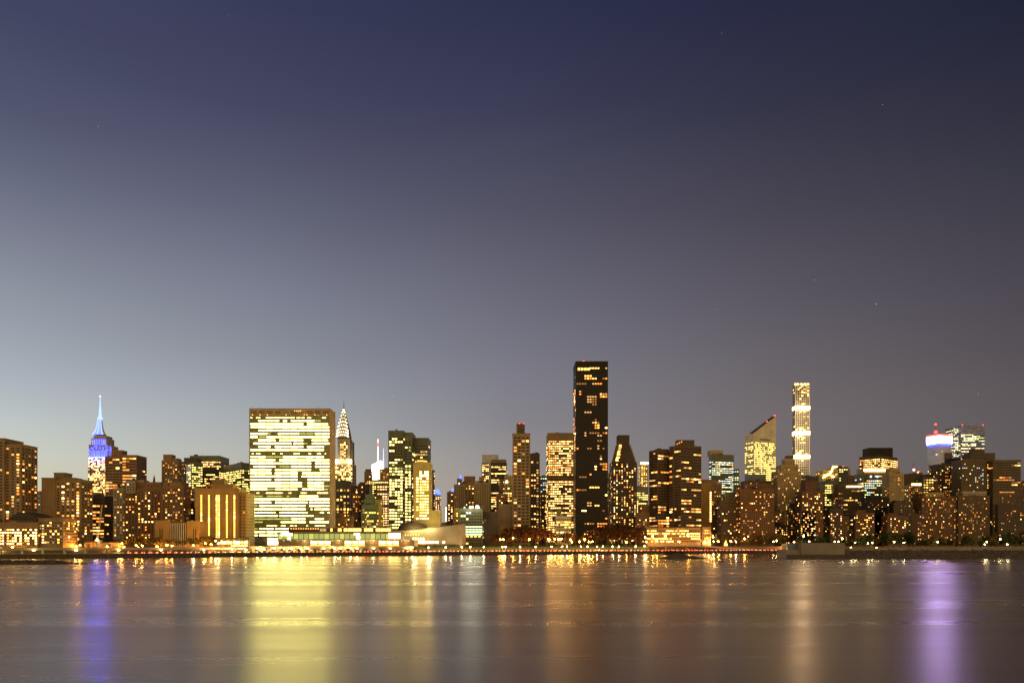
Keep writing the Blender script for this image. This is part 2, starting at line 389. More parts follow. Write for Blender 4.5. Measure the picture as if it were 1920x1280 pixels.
LAND = principled('city_ground', (.06,.055,.05), rough=.9); CONC = principled('deck_concrete', (.34,.32,.20), rough=.7); PARA = principled('parapet_concrete', (.42,.36,.27), rough=.7)
# sea wall with a coping
w_ = root('sea_wall', (0, shoreY(0), 0), 'long dark stone sea wall under the lit riverside road', 'wall')
strip('wall', 0, RZ, 1.2, RZ, WALLC, thick=RZ + 3, kind=None, parent=w_)
strip('coping', -.25, RZ + .35, 1.4, RZ + .35, PARA, thick=.34, kind=None, parent=w_)
for i in range(60):
    px = 230 + i * 21; x, y = on(px, 0)
    MB().box(x - .35, x + .35, y - .8, y + .1, -.6, RZ - .1).build('fender_pile', WALL['dark'], w_)
strip('road', 1.3, RZ, 24.5, RZ, ASPH)
mk = MB()
for d in (8.2, 15.6):
    x = SH[2].x
    while x < SH[9].x:
        ya, yb = shoreY(x) + d, shoreY(x + 3) + d; mk.face([(x,ya,RZ+.005),(x+3,yb,RZ+.005),(x+3,yb+.15,RZ+.005),(x,ya+.15,RZ+.005)]); x += 9
mk.build('road_marking', WALL['white'])['kind'] = 'structure'
bar_ = strip('median_barrier', 24.6, RZ+1.05, 25.1, RZ+1.05, WALL['tan'], thick=1.05, x0=on(200,24)[0], x1=on(1476,24)[0], kind=None); tag(bar_, 'long low pale concrete barrier along the landward side of the riverside road', 'barrier')
strip('pavement', 25.2, RZ + .14, 27, RZ + .14, PAVE, thick=.3)
xg0 = on(765, 30)[0]; xg1 = on(1218, 30)[0]
strip('grass_bank', 27, RZ + .14, 42, GZ + .02, GRASS, x0=xg0, x1=xg1)
# ground: one sheet from the embankment to far beyond the horizon
mb = MB()
for a, b in zip(xs, xs[1:]):
    ya, yb = shoreY(a) + 42, shoreY(b) + 42
    mb.face([(a,ya,GZ),(b,yb,GZ),(b,30000,GZ),(a,30000,GZ)])
mb.face([(xs[0],shoreY(xs[0])+42,GZ),(xs[0],30000,GZ),(-30000,30000,GZ),(-30000,SH[0].y,GZ)])
mb.face([(xs[-1],shoreY(xs[-1])+42,GZ),(30000,SH[-1].y,GZ),(30000,30000,GZ),(xs[-1],30000,GZ)])
mb.build('ground', LAND)['kind'] = 'structure'
for nm, a, b, lb in (('retaining_wall', SH[1].x - 300, xg0, 'stone retaining wall behind the road under the long lit deck'), ('retaining_wall', xg1, SH[-1].x, 'stone retaining wall behind the road and the rising ramp')):
    o = strip(nm, 41, GZ, 42, GZ, WALL['brown'], thick=GZ - RZ + 1, x0=a, x1=b, kind=None); tag(o, lb, 'wall')
strip('service_road', 27, RZ + .02, 41, RZ + .02, ASPH, x0=SH[1].x - 300, x1=xg0 - .5)
strip('ramp_apron', 27, RZ + .02, 41, RZ + .02, ASPH, x0=xg1 + .5, x1=SH[-1].x)

# ------------------------------------------------------------------ the skyline, left to right
B = building
SKIPTOP = lambda n: (lambda r, b, nf, nb: r < n)
B('dark brown apartment tower cut by the left picture edge, red beacon on its taller half',
  [V(-60,8,823,760,'brown','bal',.14,'orange',D=30), V(8,40,834,762,'brown','bal',.32,'orange',D=26)], cat='apartment tower', beacons=[(7,821)], tanks=0)
B('small grey-blue glass block with red roof lights, right of the far left tower',
  [V(47,77,926,1500,'bluegrey','farr',.45,'gold',D=60), V(50,76,921,1510,'bluegrey','farr',.15,'orange',bot=930)], cat='office block', beacons=[(53,920),(60,920),(72,920)])
B('long low building at the far left with seven rows of bright windows',
  [V(-70,71,981,700,'brown','tiny',.80,'hot',D=22,band=3.4), V(72,118,973,703,'brown','tiny',.30,'gold',D=24)], cat='office building')
r_, g_ = B('dark barrel-roofed hall standing behind the long low lit building', [V(18,66,972,735,'dark',None,0,D=26,roof=False)], cat='hall', clutter=False)
mb = MB(); a = X(14,733); c = X(70,733); pts = [(a + (c-a)*i/10, Z(972,733) + 6.2*math.sin(math.pi*i/10)) for i in range(11)]
mb.hexa([(x,733,z) for x,z in reversed(pts)], [(x,763,z) for x,z in reversed(pts)]); mb.build('roof', WALL['roof'], r_)
B('apartment slab with a blank tan end wall on its left, left of the blue-lit spire',
  [V(103,152,900,790,'brown','bal',.42,'mix',D=22), V(78,103,897,789,'brown',None,0,D=24), V(101,121,887.5,795,'brown',None,0,D=14), V(121,140,897,793,'brown',None,0,D=14,bot=902)], cat='apartment slab')
B('narrow brown block just right of the apartment slab, only its top showing', [V(150,158,913,980,'brick','res',.1,'dim')], cat='building')
B('squat block with a bright lit top row, at the foot of the blue-lit tower',
  [V(150,196,931,1000,'dark','rib',.33,'orange',D=35), V(158,182,924,1010,'brown',None,0,bot=932)], cat='office block')
B('brown tower with a rounded right bay, right of the blue-lit spire',
  [V(197,231,856,1080,'brick','rib',.25,'orange',D=30), V(210,229,845,1088,'brick',None,0,bot=858), V(229,256,854,1075,'brick','rib',.45,'orange',D=30)], cat='apartment tower')
B('thin pale grey apartment block with regular small windows, below the rounded brown tower', [V(212,236,916,960,'stone','low',.3,'dim',D=20)], cat='apartment block', tanks=1)
B('stone apartment building with an ornate roof edge, right of the thin pale grey block',
  [V(233,272,906,930,'brick','res',.25,'mix',D=25), V(236,254,902,926,'stone','low',.1,'mix',bot=925), V(257,269,901,931,'stone',None,0,bot=908)], cat='apartment building', tanks=1)
r_, g_ = B('brick apartment building with a little spire on its roof, left of the stepped brown tower',
  [V(256,303,918,905,'brick','res',.34,'orange',D=25), V(273,302,905,908,'brick','res',.2,'orange',bot=919)], cat='apartment building', tanks=0)
p = at(289,905,912); MB().cyl(p.x,p.y,1.7,1.2,p.z,p.z+4,8).cyl(p.x,p.y,1.3,.1,p.z+4,p.z+10,8).build('spire', WALL['dark'], r_)
B('pinkish brown stepped tower with orange upper rows, left of the yellow-lit office slab',
  [V(303,334,864,1180,'brown','res',.35,'orange',D=30), V(306,322,853,1185,'brick',None,0,bot=866), V(322,333,860,1186,'brick',None,0,bot=866)], cat='apartment tower')
B('dark office slab with yellow lit rows, directly right of the stepped brown tower',
  [V(334,381,867,1330,'green','off',.72,'citron',xc=358,b=.6), V(345,369,859,1345,'dark',None,0,bot=869)], cat='office tower')
B('dark flat-topped office block with orange lit rows, behind the dark office slab',
  [V(356,411,855,1420,'green','off',.66,'hot',D=50,band=8)], cat='office tower')
B('office block with blank dark top and two lit sides, left of the huge slab',
  [V(419,470,868,1350,'green','off',.66,'citron',xc=453,b=.75,band=10,lit2=.85)], cat='office tower')
B('dark blocky apartment house between the brick apartment buildings and the tan hotel', [V(342,369,945,900,'black','low',.4,'mix',D=20), V(344,366,917,960,'bluegrey','off',.7,'green',D=20,band=2)], cat='apartment house')
B('tan brick apartment house with scattered windows, behind the fluted orange hall',
  [V(303,344,912,880,'brick','low',.25,'mix',D=24), V(306,340,905,884,'brown','low',.1,'dim',bot=914)], cat='apartment house', tanks=1)
HCOL = {}
r_, g_ = B('wide tan building with six vertical columns of lit windows, left of huge slab',
  [V(366,447,917,806,'orange',None,None,D=24), V(390,437,909,809,'orange','low',.12,'mix',bot=918,D=18), V(397,421,900,813,'brown',None,0,bot=910,D=12), V(447,462,925,809,'orange','low',.04,'dim',D=26), V(364,376,915,811,'brown','low',.3,'mix',bot=950)], cat='hotel', tanks=0)
wins = []
for px in (377.6, 392, 406.4, 410.6, 425.4, 439.6):
    for k in range(21):
        py = 929 + k * 3.86
        if px == 392 and k > 19: continue
        p = at(px, py, 806); wins.append((Vector((p.x - .75, 806, 0)), Vector((1,0,0)), p.z - .5, 1.4, 1.05, 'gold' if R.random() < .8 else 'hot', 1))
emit_windows(r_, wins, 100)
# fluted hall (left of the hotel's foot)
r_ = root('power_station', (X(332,785),785,GZ), 'orange-lit windowless hall with tall dark fins between two square pylons', 'hall')
for a, c, t, n in ((290,318,975,'pylon'),(350,373.5,976,'pylon'),(317,351,979,'wall')):
    mb = MB(); y = 785 if n == 'pylon' else 787; mb.box(X(a,785),X(c,785)-.01,y,y+22,GZ-1,Z(t,785))
    mb.build(n, WALL['orange'], r_)
for i in range(9):
    x = X(319.6 + i*3.9,785); MB().box(x-.3,x+.3,785.6,787,GZ,Z(981,785)).build('fin', WALL['pale'], r_)
    if i < 8: MB().box(x+.35,x+1.75,786.7,787,GZ+2,Z(982,785)).build('tall_window', GLASS, r_)
for px in (300,304,363,367):
    x = X(px,785); MB().box(x-.4,x+.4,784.85,785.1,GZ+2,Z(991,785)).build('tall_window', GLASS, r_)

# --- the huge glowing slab
YU = 866
r_ = root('slab_tower', (X(544,YU),YU,GZ), 'huge wide slab tower with almost every row of windows glowing white', 'skyscraper')
x0, x1 = X(468.6,YU), X(618.3,YU); zt = Z(767,YU); D = 24
MB().box(x0,x1,YU,YU+D,GZ-1,zt).build('wall', WALL['unglass'], r_)
mb = MB(); mb.box(x0-.6,x0+.0,YU-.5,YU+D+.5,GZ-1,zt+.6).build('end_wall', WALL['stone'], r_)
mb = MB(); mb.box(x1,x1+.8,YU-.5,YU+D+.5,GZ-1,zt+.6).build('end_wall', WALL['endtan'], r_)
MB().box(x0-.6,x1+.8,YU-.5,YU+.2,zt,zt+.9).box(x0-.6,x1+.8,YU+D-.2,YU+D+.5,zt,zt+.9).build('parapet', WALL['brown'], r_)
zs = Z(778.5,YU); bay = (x1 - x0) / 10
MB().box(x0+.1,x1-.1,YU-.35,YU-.02,zs,zt-.01).build('roof_screen', WALL['endtan'], r_)
for i in range(10):
    a = x0 + bay*i + 1; MB().box(a,a+bay-2,YU-.5,YU-.36,zs+.8,zt-1.2).build('louvre', WALL['brown' if i not in (4,6) else 'tan'], r_)
for px in (473,487,501,536,552,556,560,563,570,575,590,612): a = X(px,YU); MB().box(a,a+.9,YU-.62,YU-.51,zs+(4.6 if 550 < px < 565 else .3),zs+(5.4 if 550 < px < 565 else 1.0)).build('window', EM['warm'], r_)
for i in range(11):
    x = min(max(x0 + bay*i, x0+.3), x1-.3); MB().box(x-.18,x+.18,YU-.75,YU-.36,GZ,zt-.02).build('mullion', WALL['unglass'] if i % 10 else WALL['stone'], r_)
def zx(v): return X(450 + v/3.763, YU)
def zy(v): return Z(720 + v/3.763, YU)
ROWS = {258:'130-275 305-330 360-525 d530-570',281:'75-445 475-620',303:'77-640',326:'130-640',349:'75-190 d195-215 270-415 d420-530 532-640',372:'75-130 d135-190 190-640',
395:'130-248 280-445 508-620',418:'97-360 378-445 d445-475 508-640',441:'130-215 248-445 475-590',463:'75-590',512:'75-178 d180-300 305-525 532-590',535:'75-248 280-640',558:'75-500 532-640',
581:'97-250 d280-360 365-500 532-640',604:'75-218 248-500 565-640',627:'75-220 248-405 440-640',650:'75-95 100-248 250-405 435-640',673:'75-218 248-405 480-640',696:'75-435 478-590',718:'75-435 478-590 d592-640',
741:'75-190 d192-248 250-405 440-475 478-590 d592-620',790:'d80-160 d190-300 d330-355 420-475 478-550',811:'75-645',834:'75-218 250-475 490-640',857:'d75-130 137-460 490-640',882:'75-462 500-510 525-640',
906:'100-250 280-475 565-590 620-630',929:'75-190 195-265 280-520',950:'d75-360 365-460 530-590',972:'d78-160 290-465 493-625',1020:'d75-130 137-240 250-345 d350-640',1043:'75-180 190-360 d360-640',1066:'80-130 137-265 d265-640',1090:'d75-150 195-265 d300-640',
237:'m75-85 m115-142 m180-385 m400-425 m435-455 m475-500 m580-605 m635-645',490:'m85-95 m115-142 m230-245 m285-300 m380-420 m485-500 m545-570 m600-606 m638-645',767:'m118-135 m180-300 m345-360 m430-470 m545-620',998:'m80-90 m190-260 m290-320 m355-375 m388-400 m470-478 m530-600'}
lits = []; dims = []
for v, s in ROWS.items():
    for it in s.split():
        k = it[0] if it[0] in 'dm' else ''; a, c = it.lstrip('dm').split('-'); a = zx(float(a)); c = min(zx(float(c)), x1-.3)
        a = max(a, x0+.35); zc = zy(v); h = .8 if k == 'm' else 1.45
        e = a
        while e < c - .3:                        # cut at the bay lines
            nx = min(c, x0 + bay * (math.floor((e - x0) / bay + 1e-4) + 1) - .22)
            if nx - e > .4: (dims if k == 'd' else lits).append((Vector((e,YU,0)), Vector((1,0,0)), zc - h/2, nx - e, h, 'undim' if k == 'd' else ('hot' if k == 'm' else R.choice(['un','un','unb'])), 1))
            e = x0 + bay * (math.floor((e - x0) / bay + 1e-4) + 1) + .22
emit_windows(r_, lits, 100)
mb = MB()
for O, u, z, w, h, k, _ in dims: mb.box(O.x, O.x+w, YU-.1, YU+.04, z, z+h)
o = mb.build('dim_windows', EM['undim'], r_); o['kind'] = 'stuff'
mb = MB()                                        # spandrel lines between floors
for i in range(42):
    z = zy(269.5 + i*22.9)
    if z > GZ + 2: mb.box(x0+.02,x1-.02,YU-.22,YU-.02,z-.35,z+.35)
mb.build('spandrels', WALL['unglass'], r_)
MB().box(x1+.79,x1+.95,YU+3,YU+21,Z(1005,YU),zt-3).build('stone_panel', WALL['endtan'], r_)
for px in (473,487,598): p = at(px,765,YU+8); MB().bar((p.x,p.y,zt),(p.x,p.y,zt+5),.12).build('antenna', WALL['dark'], r_)

# --- low buildings in front of and beside the slab
r_ = root('conference_building', (X(640,850),850,GZ), 'long low lit building with a glass gallery, in front of the huge glowing slab', 'conference building')
YC = 850
def cbox(n, a, c, t, bt, m, dy=0, D=26): return MB().box(X(a,YC+dy),X(c,YC+dy),YC+dy,YC+dy+D,Z(bt,YC+dy),Z(t,YC+dy)).build(n, WALL[m] if m in WALL else m, r_)
cbox('lower_wall',497,776,1012.2,1024,'tan',0,40); cbox('roof_edge',494,777,1011,1012.15,'white',-1.2,42)
cbox('gallery_wall',521,753,999,1010.9,'green',1.6,20); cbox('roof',520,754,996.8,998.9,'brown',1,15)
cbox('upper_wall',541,733,989.5,996.7,'dark',3,13); cbox('roof',540,734,988,989.4,'brown',2.4,13.5)
def pane(n, px, w, t, bt, k, dy): MB().box(X(px,YC+dy),X(px+w,YC+dy),YC+dy-.2,YC+dy+.1,Z(bt,YC+dy),Z(t,YC+dy)).build(n, EM[k] if k in EM else GLASS, r_)
for px, w in ((600,5),(605.5,6),(620,3),(634,6),(645,6),(652.5,7.5),(661,8),(669,8),(683,6),(690,9),(705,8),(714,9),(724,8)): pane('window',px,w,990.3,995.6,'gold' if px > 610 else 'dimgold',3)
for i in range(12): pane('window',545+i*4.6,2,990,991.2,'warm',3)
for i in range(24): pane('window',522+i*9.6,8.4,1000,1010,'limewall' if i % 3 else 'undim',1.6)
for px, w, t, bt in ((527,21,999.5,1003.5),(539,5,1006,1011),(664,10.5,999,1003),(669,6,1004,1010)): pane('window',px,w,t,bt,'white',1.35)
pane('window',729,22,998.5,1009,'hot',1.3); pane('window',502,19,1013,1020.5,'white',-.05)
for b0 in (583,647,711):
    for dx, w in ((0,11),(12.5,2),(16,8),(26,10)): pane('window',b0+dx,w,1014,1019,'gold' if dx == 12.5 else 'hot',0)
    pane('window',b0-1,38,1021,1022.5,'warm',-.02)
for px in range(532,772,13):
    p = at(px,1013.2,YC-.9); MB().ball(p.x,p.y,p.z,.22).build('soffit_lamp', EM['crown'], r_)
for px in (570,633,697,760): light(r_, at(px,1015,YC-3.5), 900, (1,.72,.36), .3, 'soffit_light')
# assembly hall with a swooping roof and a dome
YG = 912
r_ = root('assembly_hall', (X(805,YG),YG,GZ), 'low grey hall with a swooping concave roof and a shallow dark dome', 'assembly hall')
def swoop(px):
    t = (px - 733) / 132; return 994.5 - 3.5 * t - 9.5 * t * t
mb = MB(); n = 22
for i in range(n):
    a = 733 + 132*i/n; c = 733 + 132*(i+1)/n; bow = lambda p: YG + 9 * math.sin((p-733)/132*math.pi)
    pa, pc = at(a, swoop(a), bow(a)), at(c, swoop(c), bow(c))
    mb.hexa([(pa.x,pa.y,GZ-1),(pc.x,pc.y,GZ-1),(pc.x+2,pc.y+55,GZ-1),(pa.x+2,pa.y+55,GZ-1)], [(pa.x,pa.y,pa.z),(pc.x,pc.y,pc.z),(pc.x+2,pc.y+55,pc.z),(pa.x+2,pa.y+55,pa.z)])
mb.build('wall', WALL['gacon'], r_)
mb = MB()
for i in range(n):
    a = 733 + 132*i/n; c = 733 + 132*(i+1)/n
    pa, pc = at(a, swoop(a), bow(a)), at(c, swoop(c), bow(c))
    mb.hexa([(pa.x-.2,pa.y-.8,pa.z+.01),(pc.x+.2,pc.y-.8,pc.z+.01),(pc.x+2,pc.y+55.5,pc.z+.01),(pa.x+2,pa.y+55.5,pa.z+.01)], [(pa.x-.2,pa.y-.8,pa.z+.6),(pc.x+.2,pc.y-.8,pc.z+.6),(pc.x+2,pc.y+55.5,pc.z+.6),(pa.x+2,pa.y+55.5,pa.z+.6)])
mb.build('roof', WALL['roof'], r_)
mb = MB(); dc = at(774,993,YG+34); Rr = (802-746)/2/F*(YG+34); Hh = 15.5/F*(YG+34); m = 8
prev = None
for j in range(m+1):
    t = j/m*math.pi/2; rr = Rr*math.cos(t)**.8; z = dc.z + Hh*math.sin(t)
    ring = [(dc.x+rr*math.cos(2*math.pi*i/28), dc.y+rr*.9*math.sin(2*math.pi*i/28), z) for i in range(28)]
    if prev:
        for i in range(28): mb.face([prev[i],prev[(i+1)%28],ring[(i+1)%28],ring[i]])
    prev = ring
mb.build('dome', WALL['dark'], r_, smooth=True)
for px in range(760,789,5):
    p = at(px,1002.3,bow(px)-.2); MB().box(p.x-.55,p.x+.55,p.y-.1,p.y+.8,p.z-.6,p.z+.6).build('window', EM['warm'], r_)
for px in (775,779.5,784.3,789,794):
    p = at(px,1010,bow(px)-.2); MB().box(p.x-.75,p.x+.75,p.y-.1,p.y+.8,p.z-1.5,p.z+1.5).build('window', EM['hot'], r_)
for px, w in ((774,25),(801,13),(816,12),(830,12)):
    p = at(px,1016,bow(px)-.5); q = at(px+w,1016,bow(px)-.5); MB().box(p.x,q.x,p.y-.1,p.y+.9,p.z-1.2,p.z+1.2).build('window', EM['hot'], r_)
p = at(832,983.5,YG+30); MB().box(p.x-4,p.x+4,p.y,p.y+8,p.z-4,p.z+1).build('bulkhead', WALL['dark'], r_)
light(r_, at(845,1010,YG-25), 3500, (1,.82,.5), 1, 'flood_light')

# --- between the slab and the twin glass blocks
B('dark green block with columns of lit windows, at the foot of the silver spired tower', [V(629,657,903,1120,'green','grid',.5,'warm',D=40,band=9)], cat='office block')
B('thin dark brown tower with small windows, right of the dark green block', [V(658,673,913,1060,'red','res2',.35,'orange',D=22), V(660,672,926,1040,'brick','res2',.3,'orange',bot=1010)], cat='tower')
B('narrow brown tower with one bright column of windows, left of the green-roofed block', [V(671,687,908,1050,'red','res2',.22,'orange',D=22), V(674,682,905,1055,'red',None,0,bot=910)], cat='tower')
B('small orange apartment block directly right of the huge glowing slab', [V(631,647,972,920,'orange','low',.4,'orange',D=14), V(630,642,962,960,'brown','low',.35,'gold')], cat='apartment block')
B('small brown block with a pale roof hut, beside the small orange apartment block', [V(648,659,968,930,'brown','low',.15,'dim',D=14), V(652,660,985,915,'orange',None,0,D=8)], cat='apartment block')
B('slim distant tower with a round brown cap, left of the white glowing spired tower', [V(683,696,884,1850,'brown','farr',.5,'hot'), V(685,694,880,1855,'dark',None,0,bot=885)], cat='tower')
B('grey slab with a lit line near its roof, behind the green-roofed block', [V(684,712,909,1500,'grey','off',.2,'warm',band=16)], cat='office block')
B('pale green stepped-roof block with lit lower floors, left of twin glass blocks',
  [V(678,706,947,985,'copper','offlow',.55,'gold',D=24,band=3), V(682,703,937,990,'copper',None,0,bot=948,D=18), V(685,700,928,994,'copper',None,0,bot=938,D=12), V(677,685,963,975,'copper','low',.3,'gold',D=20), V(703,714,938,988,'buff','low',.1,'gold',D=20)], cat='building')
B('office block crowded with pinkish white windows, behind the twin glass blocks on their left', [V(706,732,908,1350,'brown','far',.85,'pink'), V(697,729,900,1500,'grey','far',.8,'citron',D=30)], cat='office block')
B('small tower with an orange roof light, beside the violet antenna', [V(712,728,880,1700,'brown','farr',.45,'warm'), V(722,730,877,1720,'tan',None,0)], cat='tower', beacons=[(727,889,'orange',2.2)])
r_ = root('antenna_mast', (X(719,2700),2700,GZ), 'thin violet-lit antenna mast between the white glowing tower and the twin glass blocks', 'antenna mast')
p = at(719,884,2700); MB().bar((p.x,p.y,GZ),(p.x,p.y,p.z),9,n=8).build('base', WALL['grey'], r_); MB().bar((p.x,p.y,p.z),(p.x,p.y,Z(840,2700)),2.4,n=6,r2=.8).build('mast', EM['violet'], r_)
B('twin dark glass blocks stepped at the top with many lit rows, right of centre-left',
  [V(728,757,808.5,1010,'green','off',.40,'citron',D=34,band=7), V(757,773,812,1014,'green','off',.36,'citron',D=34,band=8), V(773,803,822,1040,'green','off',.24,'gold',D=34,band=7), V(757.3,772.8,868,1006,'green','off',.9,'citron',D=8,roof=False), V(728.3,756.8,872,1008.5,'green','off',.80,'citron',D=2,roof=False)], cat='office towers')
B('floodlit yellow-tan tower with square windows and round cap, before the twin glass blocks',
  [V(775,806,868,960,'buff',None,0,D=30,roof=True), V(806,825,958,960,'buff',None,0,D=26)], cat='tower')
r_ = bpy.data.objects[-1]
r_ = [o for o in bpy.data.objects if o.get('label','').startswith('floodlit yellow-tan')][0]
mb = MB(); p = at(790,868,974); mb.cyl(p.x,p.y,7.2,7.2,p.z,p.z+4.2,20).build('cap', WALL['buff'], r_)
MB().cyl(p.x,p.y,7.35,7.35,p.z+1.2,p.z+2.4,20).build('cap_light', EM['gold'], r_)
wins = []
for j in range(17):
    py = 886 + j*5.35
    for i, px in enumerate((782.5, 788.8, 793.2, 797.5, 801.8)):
        if i == 0 and j < 2: continue
        if j == 2 and i in (2,3): continue
        w = 2.0 if i else 2.6; h = 3.6 if j == 0 else (2.2 if j < 3 else 1.5); p = at(px, py, 960)
        if R.random() < .93: wins.append((Vector((p.x-w/2,960,0)), Vector((1,0,0)), p.z-h/2, w, h, 'hot' if j < 3 or R.random()<.5 else 'gold', 1))
emit_windows(r_, wins, 100)
for px in (778,804): light(r_, at(px,985,915), 26000, (1,.78,.3), 2, 'flood_light')
B('slim dark tower with lit rows peeking out right of the floodlit yellow-tan tower', [V(803,813.5,882,1300,'dark','far',.75,'hot')], cat='tower')
B('distant pinkish tower with a blue-lit round top, left of the gap in the skyline', [V(811,825,929,1950,'stone','farr',.6,'pink'), V(813,824,921,1955,'white',None,0,bot=930,roof=False)], cat='tower', beacons=[(815,922,'bluewhite',5),(820,920,'bluewhite',5),(823,924,'bluewhite',4)])
B('low dark block in the gap of the skyline', [V(824,840,982,1150,'dark',None,0,D=20)], cat='building')
B('lit narrow block with a pink-lit left edge, right of the skyline gap', [V(838,851,923,1450,'brown','farr',.55,'pink'), V(835.8,838,948,1440,'white',None,0,D=30)], cat='building', beacons=[(849,918,'bluewhite',2.6)])
MB().box(X(836,1440)-.4,X(836.9,1440),1439.5,1440,Z(981,1440),Z(950,1440)).build('glow_edge', EM['pink'], [o for o in bpy.data.objects if o.get('label','').startswith('lit narrow block')][0])  # pink light falling on the wall edge, put into a glowing strip
B('windowless tan building with a small roof hut, right of the gap in the skyline', [V(851,872,909,1250,'tan','low',.02,'dim',D=30), V(857,865,898,1262,'brown',None,0,bot=910)], cat='building', beacons=[(861,906,'cool',1.2)])
r_ = root('antenna_mast', (X(863.5,2300),2300,GZ), 'small blue-lit spire peeking over the windowless tan building', 'antenna mast')
p = at(863.5,905,2300); MB().bar((p.x,p.y,GZ),(p.x,p.y,p.z),5,n=8).build('base', WALL['grey'], r_); MB().bar((p.x,p.y,p.z),(p.x,p.y,Z(890,2300)),3,n=6,r2=.8).build('spire', EM['blue'], r_)
B('brown building with a flat dark cap, right of the windowless tan building', [V(870,891,907,1330,'brown','farr',.25,'gold'), V(870,890,893.5,1335,'brick',None,0,bot=908)], cat='building')
B('small cream block with two lit windows, behind the hall with the swooping roof', [V(852,862,953,1060,'buff','low',.3,'gold',D=12), V(850,858,960,1075,'pale','low',.1,'gold')], cat='building')
B('plain tan tower with a small square cap, above the green-lit glass office', [V(889,917,905.5,1180,'tan','res2',.05,'gold',D=26), V(898,907,895,1188,'tan',None,0,bot=906), V(889,895,940,1176,'brown',None,0,D=6)], cat='tower')
B('glassy tower with a pale rounded top and yellow rows, behind the plain tan tower', [V(903,935,868,1700,'grey','far',.8,'hot',D=40), V(904,934,853,1710,'duskglass',None,0,bot=869)], cat='tower')
B('office tower with pale left edge and tight orange rows, right of the glassy tower', [V(920,950,868,1380,'dark','off',.78,'hot',D=40,band=4), V(921,949,862,1388,'brown',None,0,bot=869), V(916,920,866,1382,'duskglass',None,0,D=40)], cat='office tower')
B('brightly lit tan building with a plain wall, just left of the slim grid tower', [V(946,961,892,1300,'buff','far',.25,'hot',D=30)], cat='building', beacons=[(950,903,'white',2.5),(962,915,'bluewhite',1.5)])
B('brown building with a dark top strip, in front of the tight-rowed office tower', [V(930,952,926,1160,'brown','low',.12,'orange',D=24), V(936,944,900,1220,'brown',None,0)], cat='building')
B('plain tan block with a zigzag edge, left of the foot of the slim grid tower', [V(936,962,946,1105,'tan','low',.03,'dim',D=22), V(930,940,958,1100,'brown','low',.2,'orange',D=15)], cat='building')
B('slim grid tower with a chimney-like top and two red beacons', [V(961,994,813.5,1090,'brown','big',.30,'orange',D=30,band=2), V(970,984,795,1096,'dark',None,0,bot=815,D=12), V(968,971,796,1097,'tan',None,0,bot=815,D=12)], cat='tower', beacons=[(974,794),(982,794)])
B('dark office tower with its right half lit, right of the slim grid tower', [V(994,1012,851,1250,'dark','far',.35,'hot',D=35,band=10), V(1004,1011.7,862,1248,'dark','far',.92,'warm',D=2,roof=False)], cat='office tower')
B('small distant tower with a pale green-white top, left of the broad lit office tower', [V(1012,1027,893,1500,'green','far',.6,'cool',D=40), V(1014,1027,925,1350,'dark','farr',.55,'gold')], cat='tower')
B('broad office tower with blank crown and dense orange rows, left of the black slab', [V(1027,1076,812.5,1260,'brown','off',.9,'hot',D=50,band=10,skip=lambda r,b,nf,nb: 15<=r<=16)], cat='office tower', cap=100)
B('small pale cream office with five window rows, before the broad lit office tower', [V(1042,1071,968,1085,'pale','offlow',.62,'gold',D=22,band=1.5), V(1044,1053,954,1092,'brown',None,0,bot=970,D=10)], cat='office')
B('low glass office with green-white rows and roof floodlights, right of the swooping hall',
  [V(862,905,954,985,'green','off',.22,'cool',D=28,band=2)], cat='office', clutter=False, beacons=[(871,951,'cool',1.0),(882,950.5,'white',1.6),(886,950.5,'white',1.2),(895,950,'white',2.2),(898,951,'cool',1.2)])
gr_ = [o for o in bpy.data.objects if o.get('label','').startswith('low glass office with green')][0]
for k in range(4):
    for j in range(6):
        a = X(865.8+j*6.5,985); MB().box(a,a+3.9,984.4,984.85,Z(988.2+k*4.65,985),Z(986.3+k*4.65,985)).build('window', emis('glow_office', (.78,1,.45), 3), gr_)
for j in range(5): a = X(867+j*7.4,985); MB().box(a,a+3,984.4,984.85,Z(1006,985),Z(1004.6,985)).build('window', EM['gold'], gr_)
for px in (872,884,896): light(gr_, at(px,946,975), 9000, (1,.95,.7), .8, 'flood_light')
B('dark windowless block right of the low glass office with floodlights', [V(905.5,934,960.5,1000,'dark','res2',.01,'dim',D=25)], cat='building', clutter=False)
# --- tall black slab
r_, g_ = B('very tall black glass slab with scattered amber windows, tallest thing in the skyline',
  [V(1079.5,1140,678.5,1098,'black','tall',.34,'orange',D=44,band=6)], cat='skyscraper', beacons=[(1094,677,'red',.9)], cap=100)
O, u, w, Wd, D, z0, z1 = g_[0]
mb = MB()
for i in range(1, 14): x = O.x + Wd*i/14; mb.box(x-.12,x+.12,O.y-.3,O.y-.16,GZ,z1-1)
mb.build('mullions', WALL['black'], r_)
for i in range(4): pane_ = MB().box(O.x+3+i*4.6,O.x+6.2+i*4.6,O.y-.25,O.y+.1,Z(694,1098),Z(689.5,1098)).build('window', EM['warm'], r_)
for px in (1118,1120,1127): p = at(px,676,1110); MB().bar((p.x,p.y,z1),(p.x,p.y,z1+4.5),.2).build('antenna', WALL['grey'], r_)
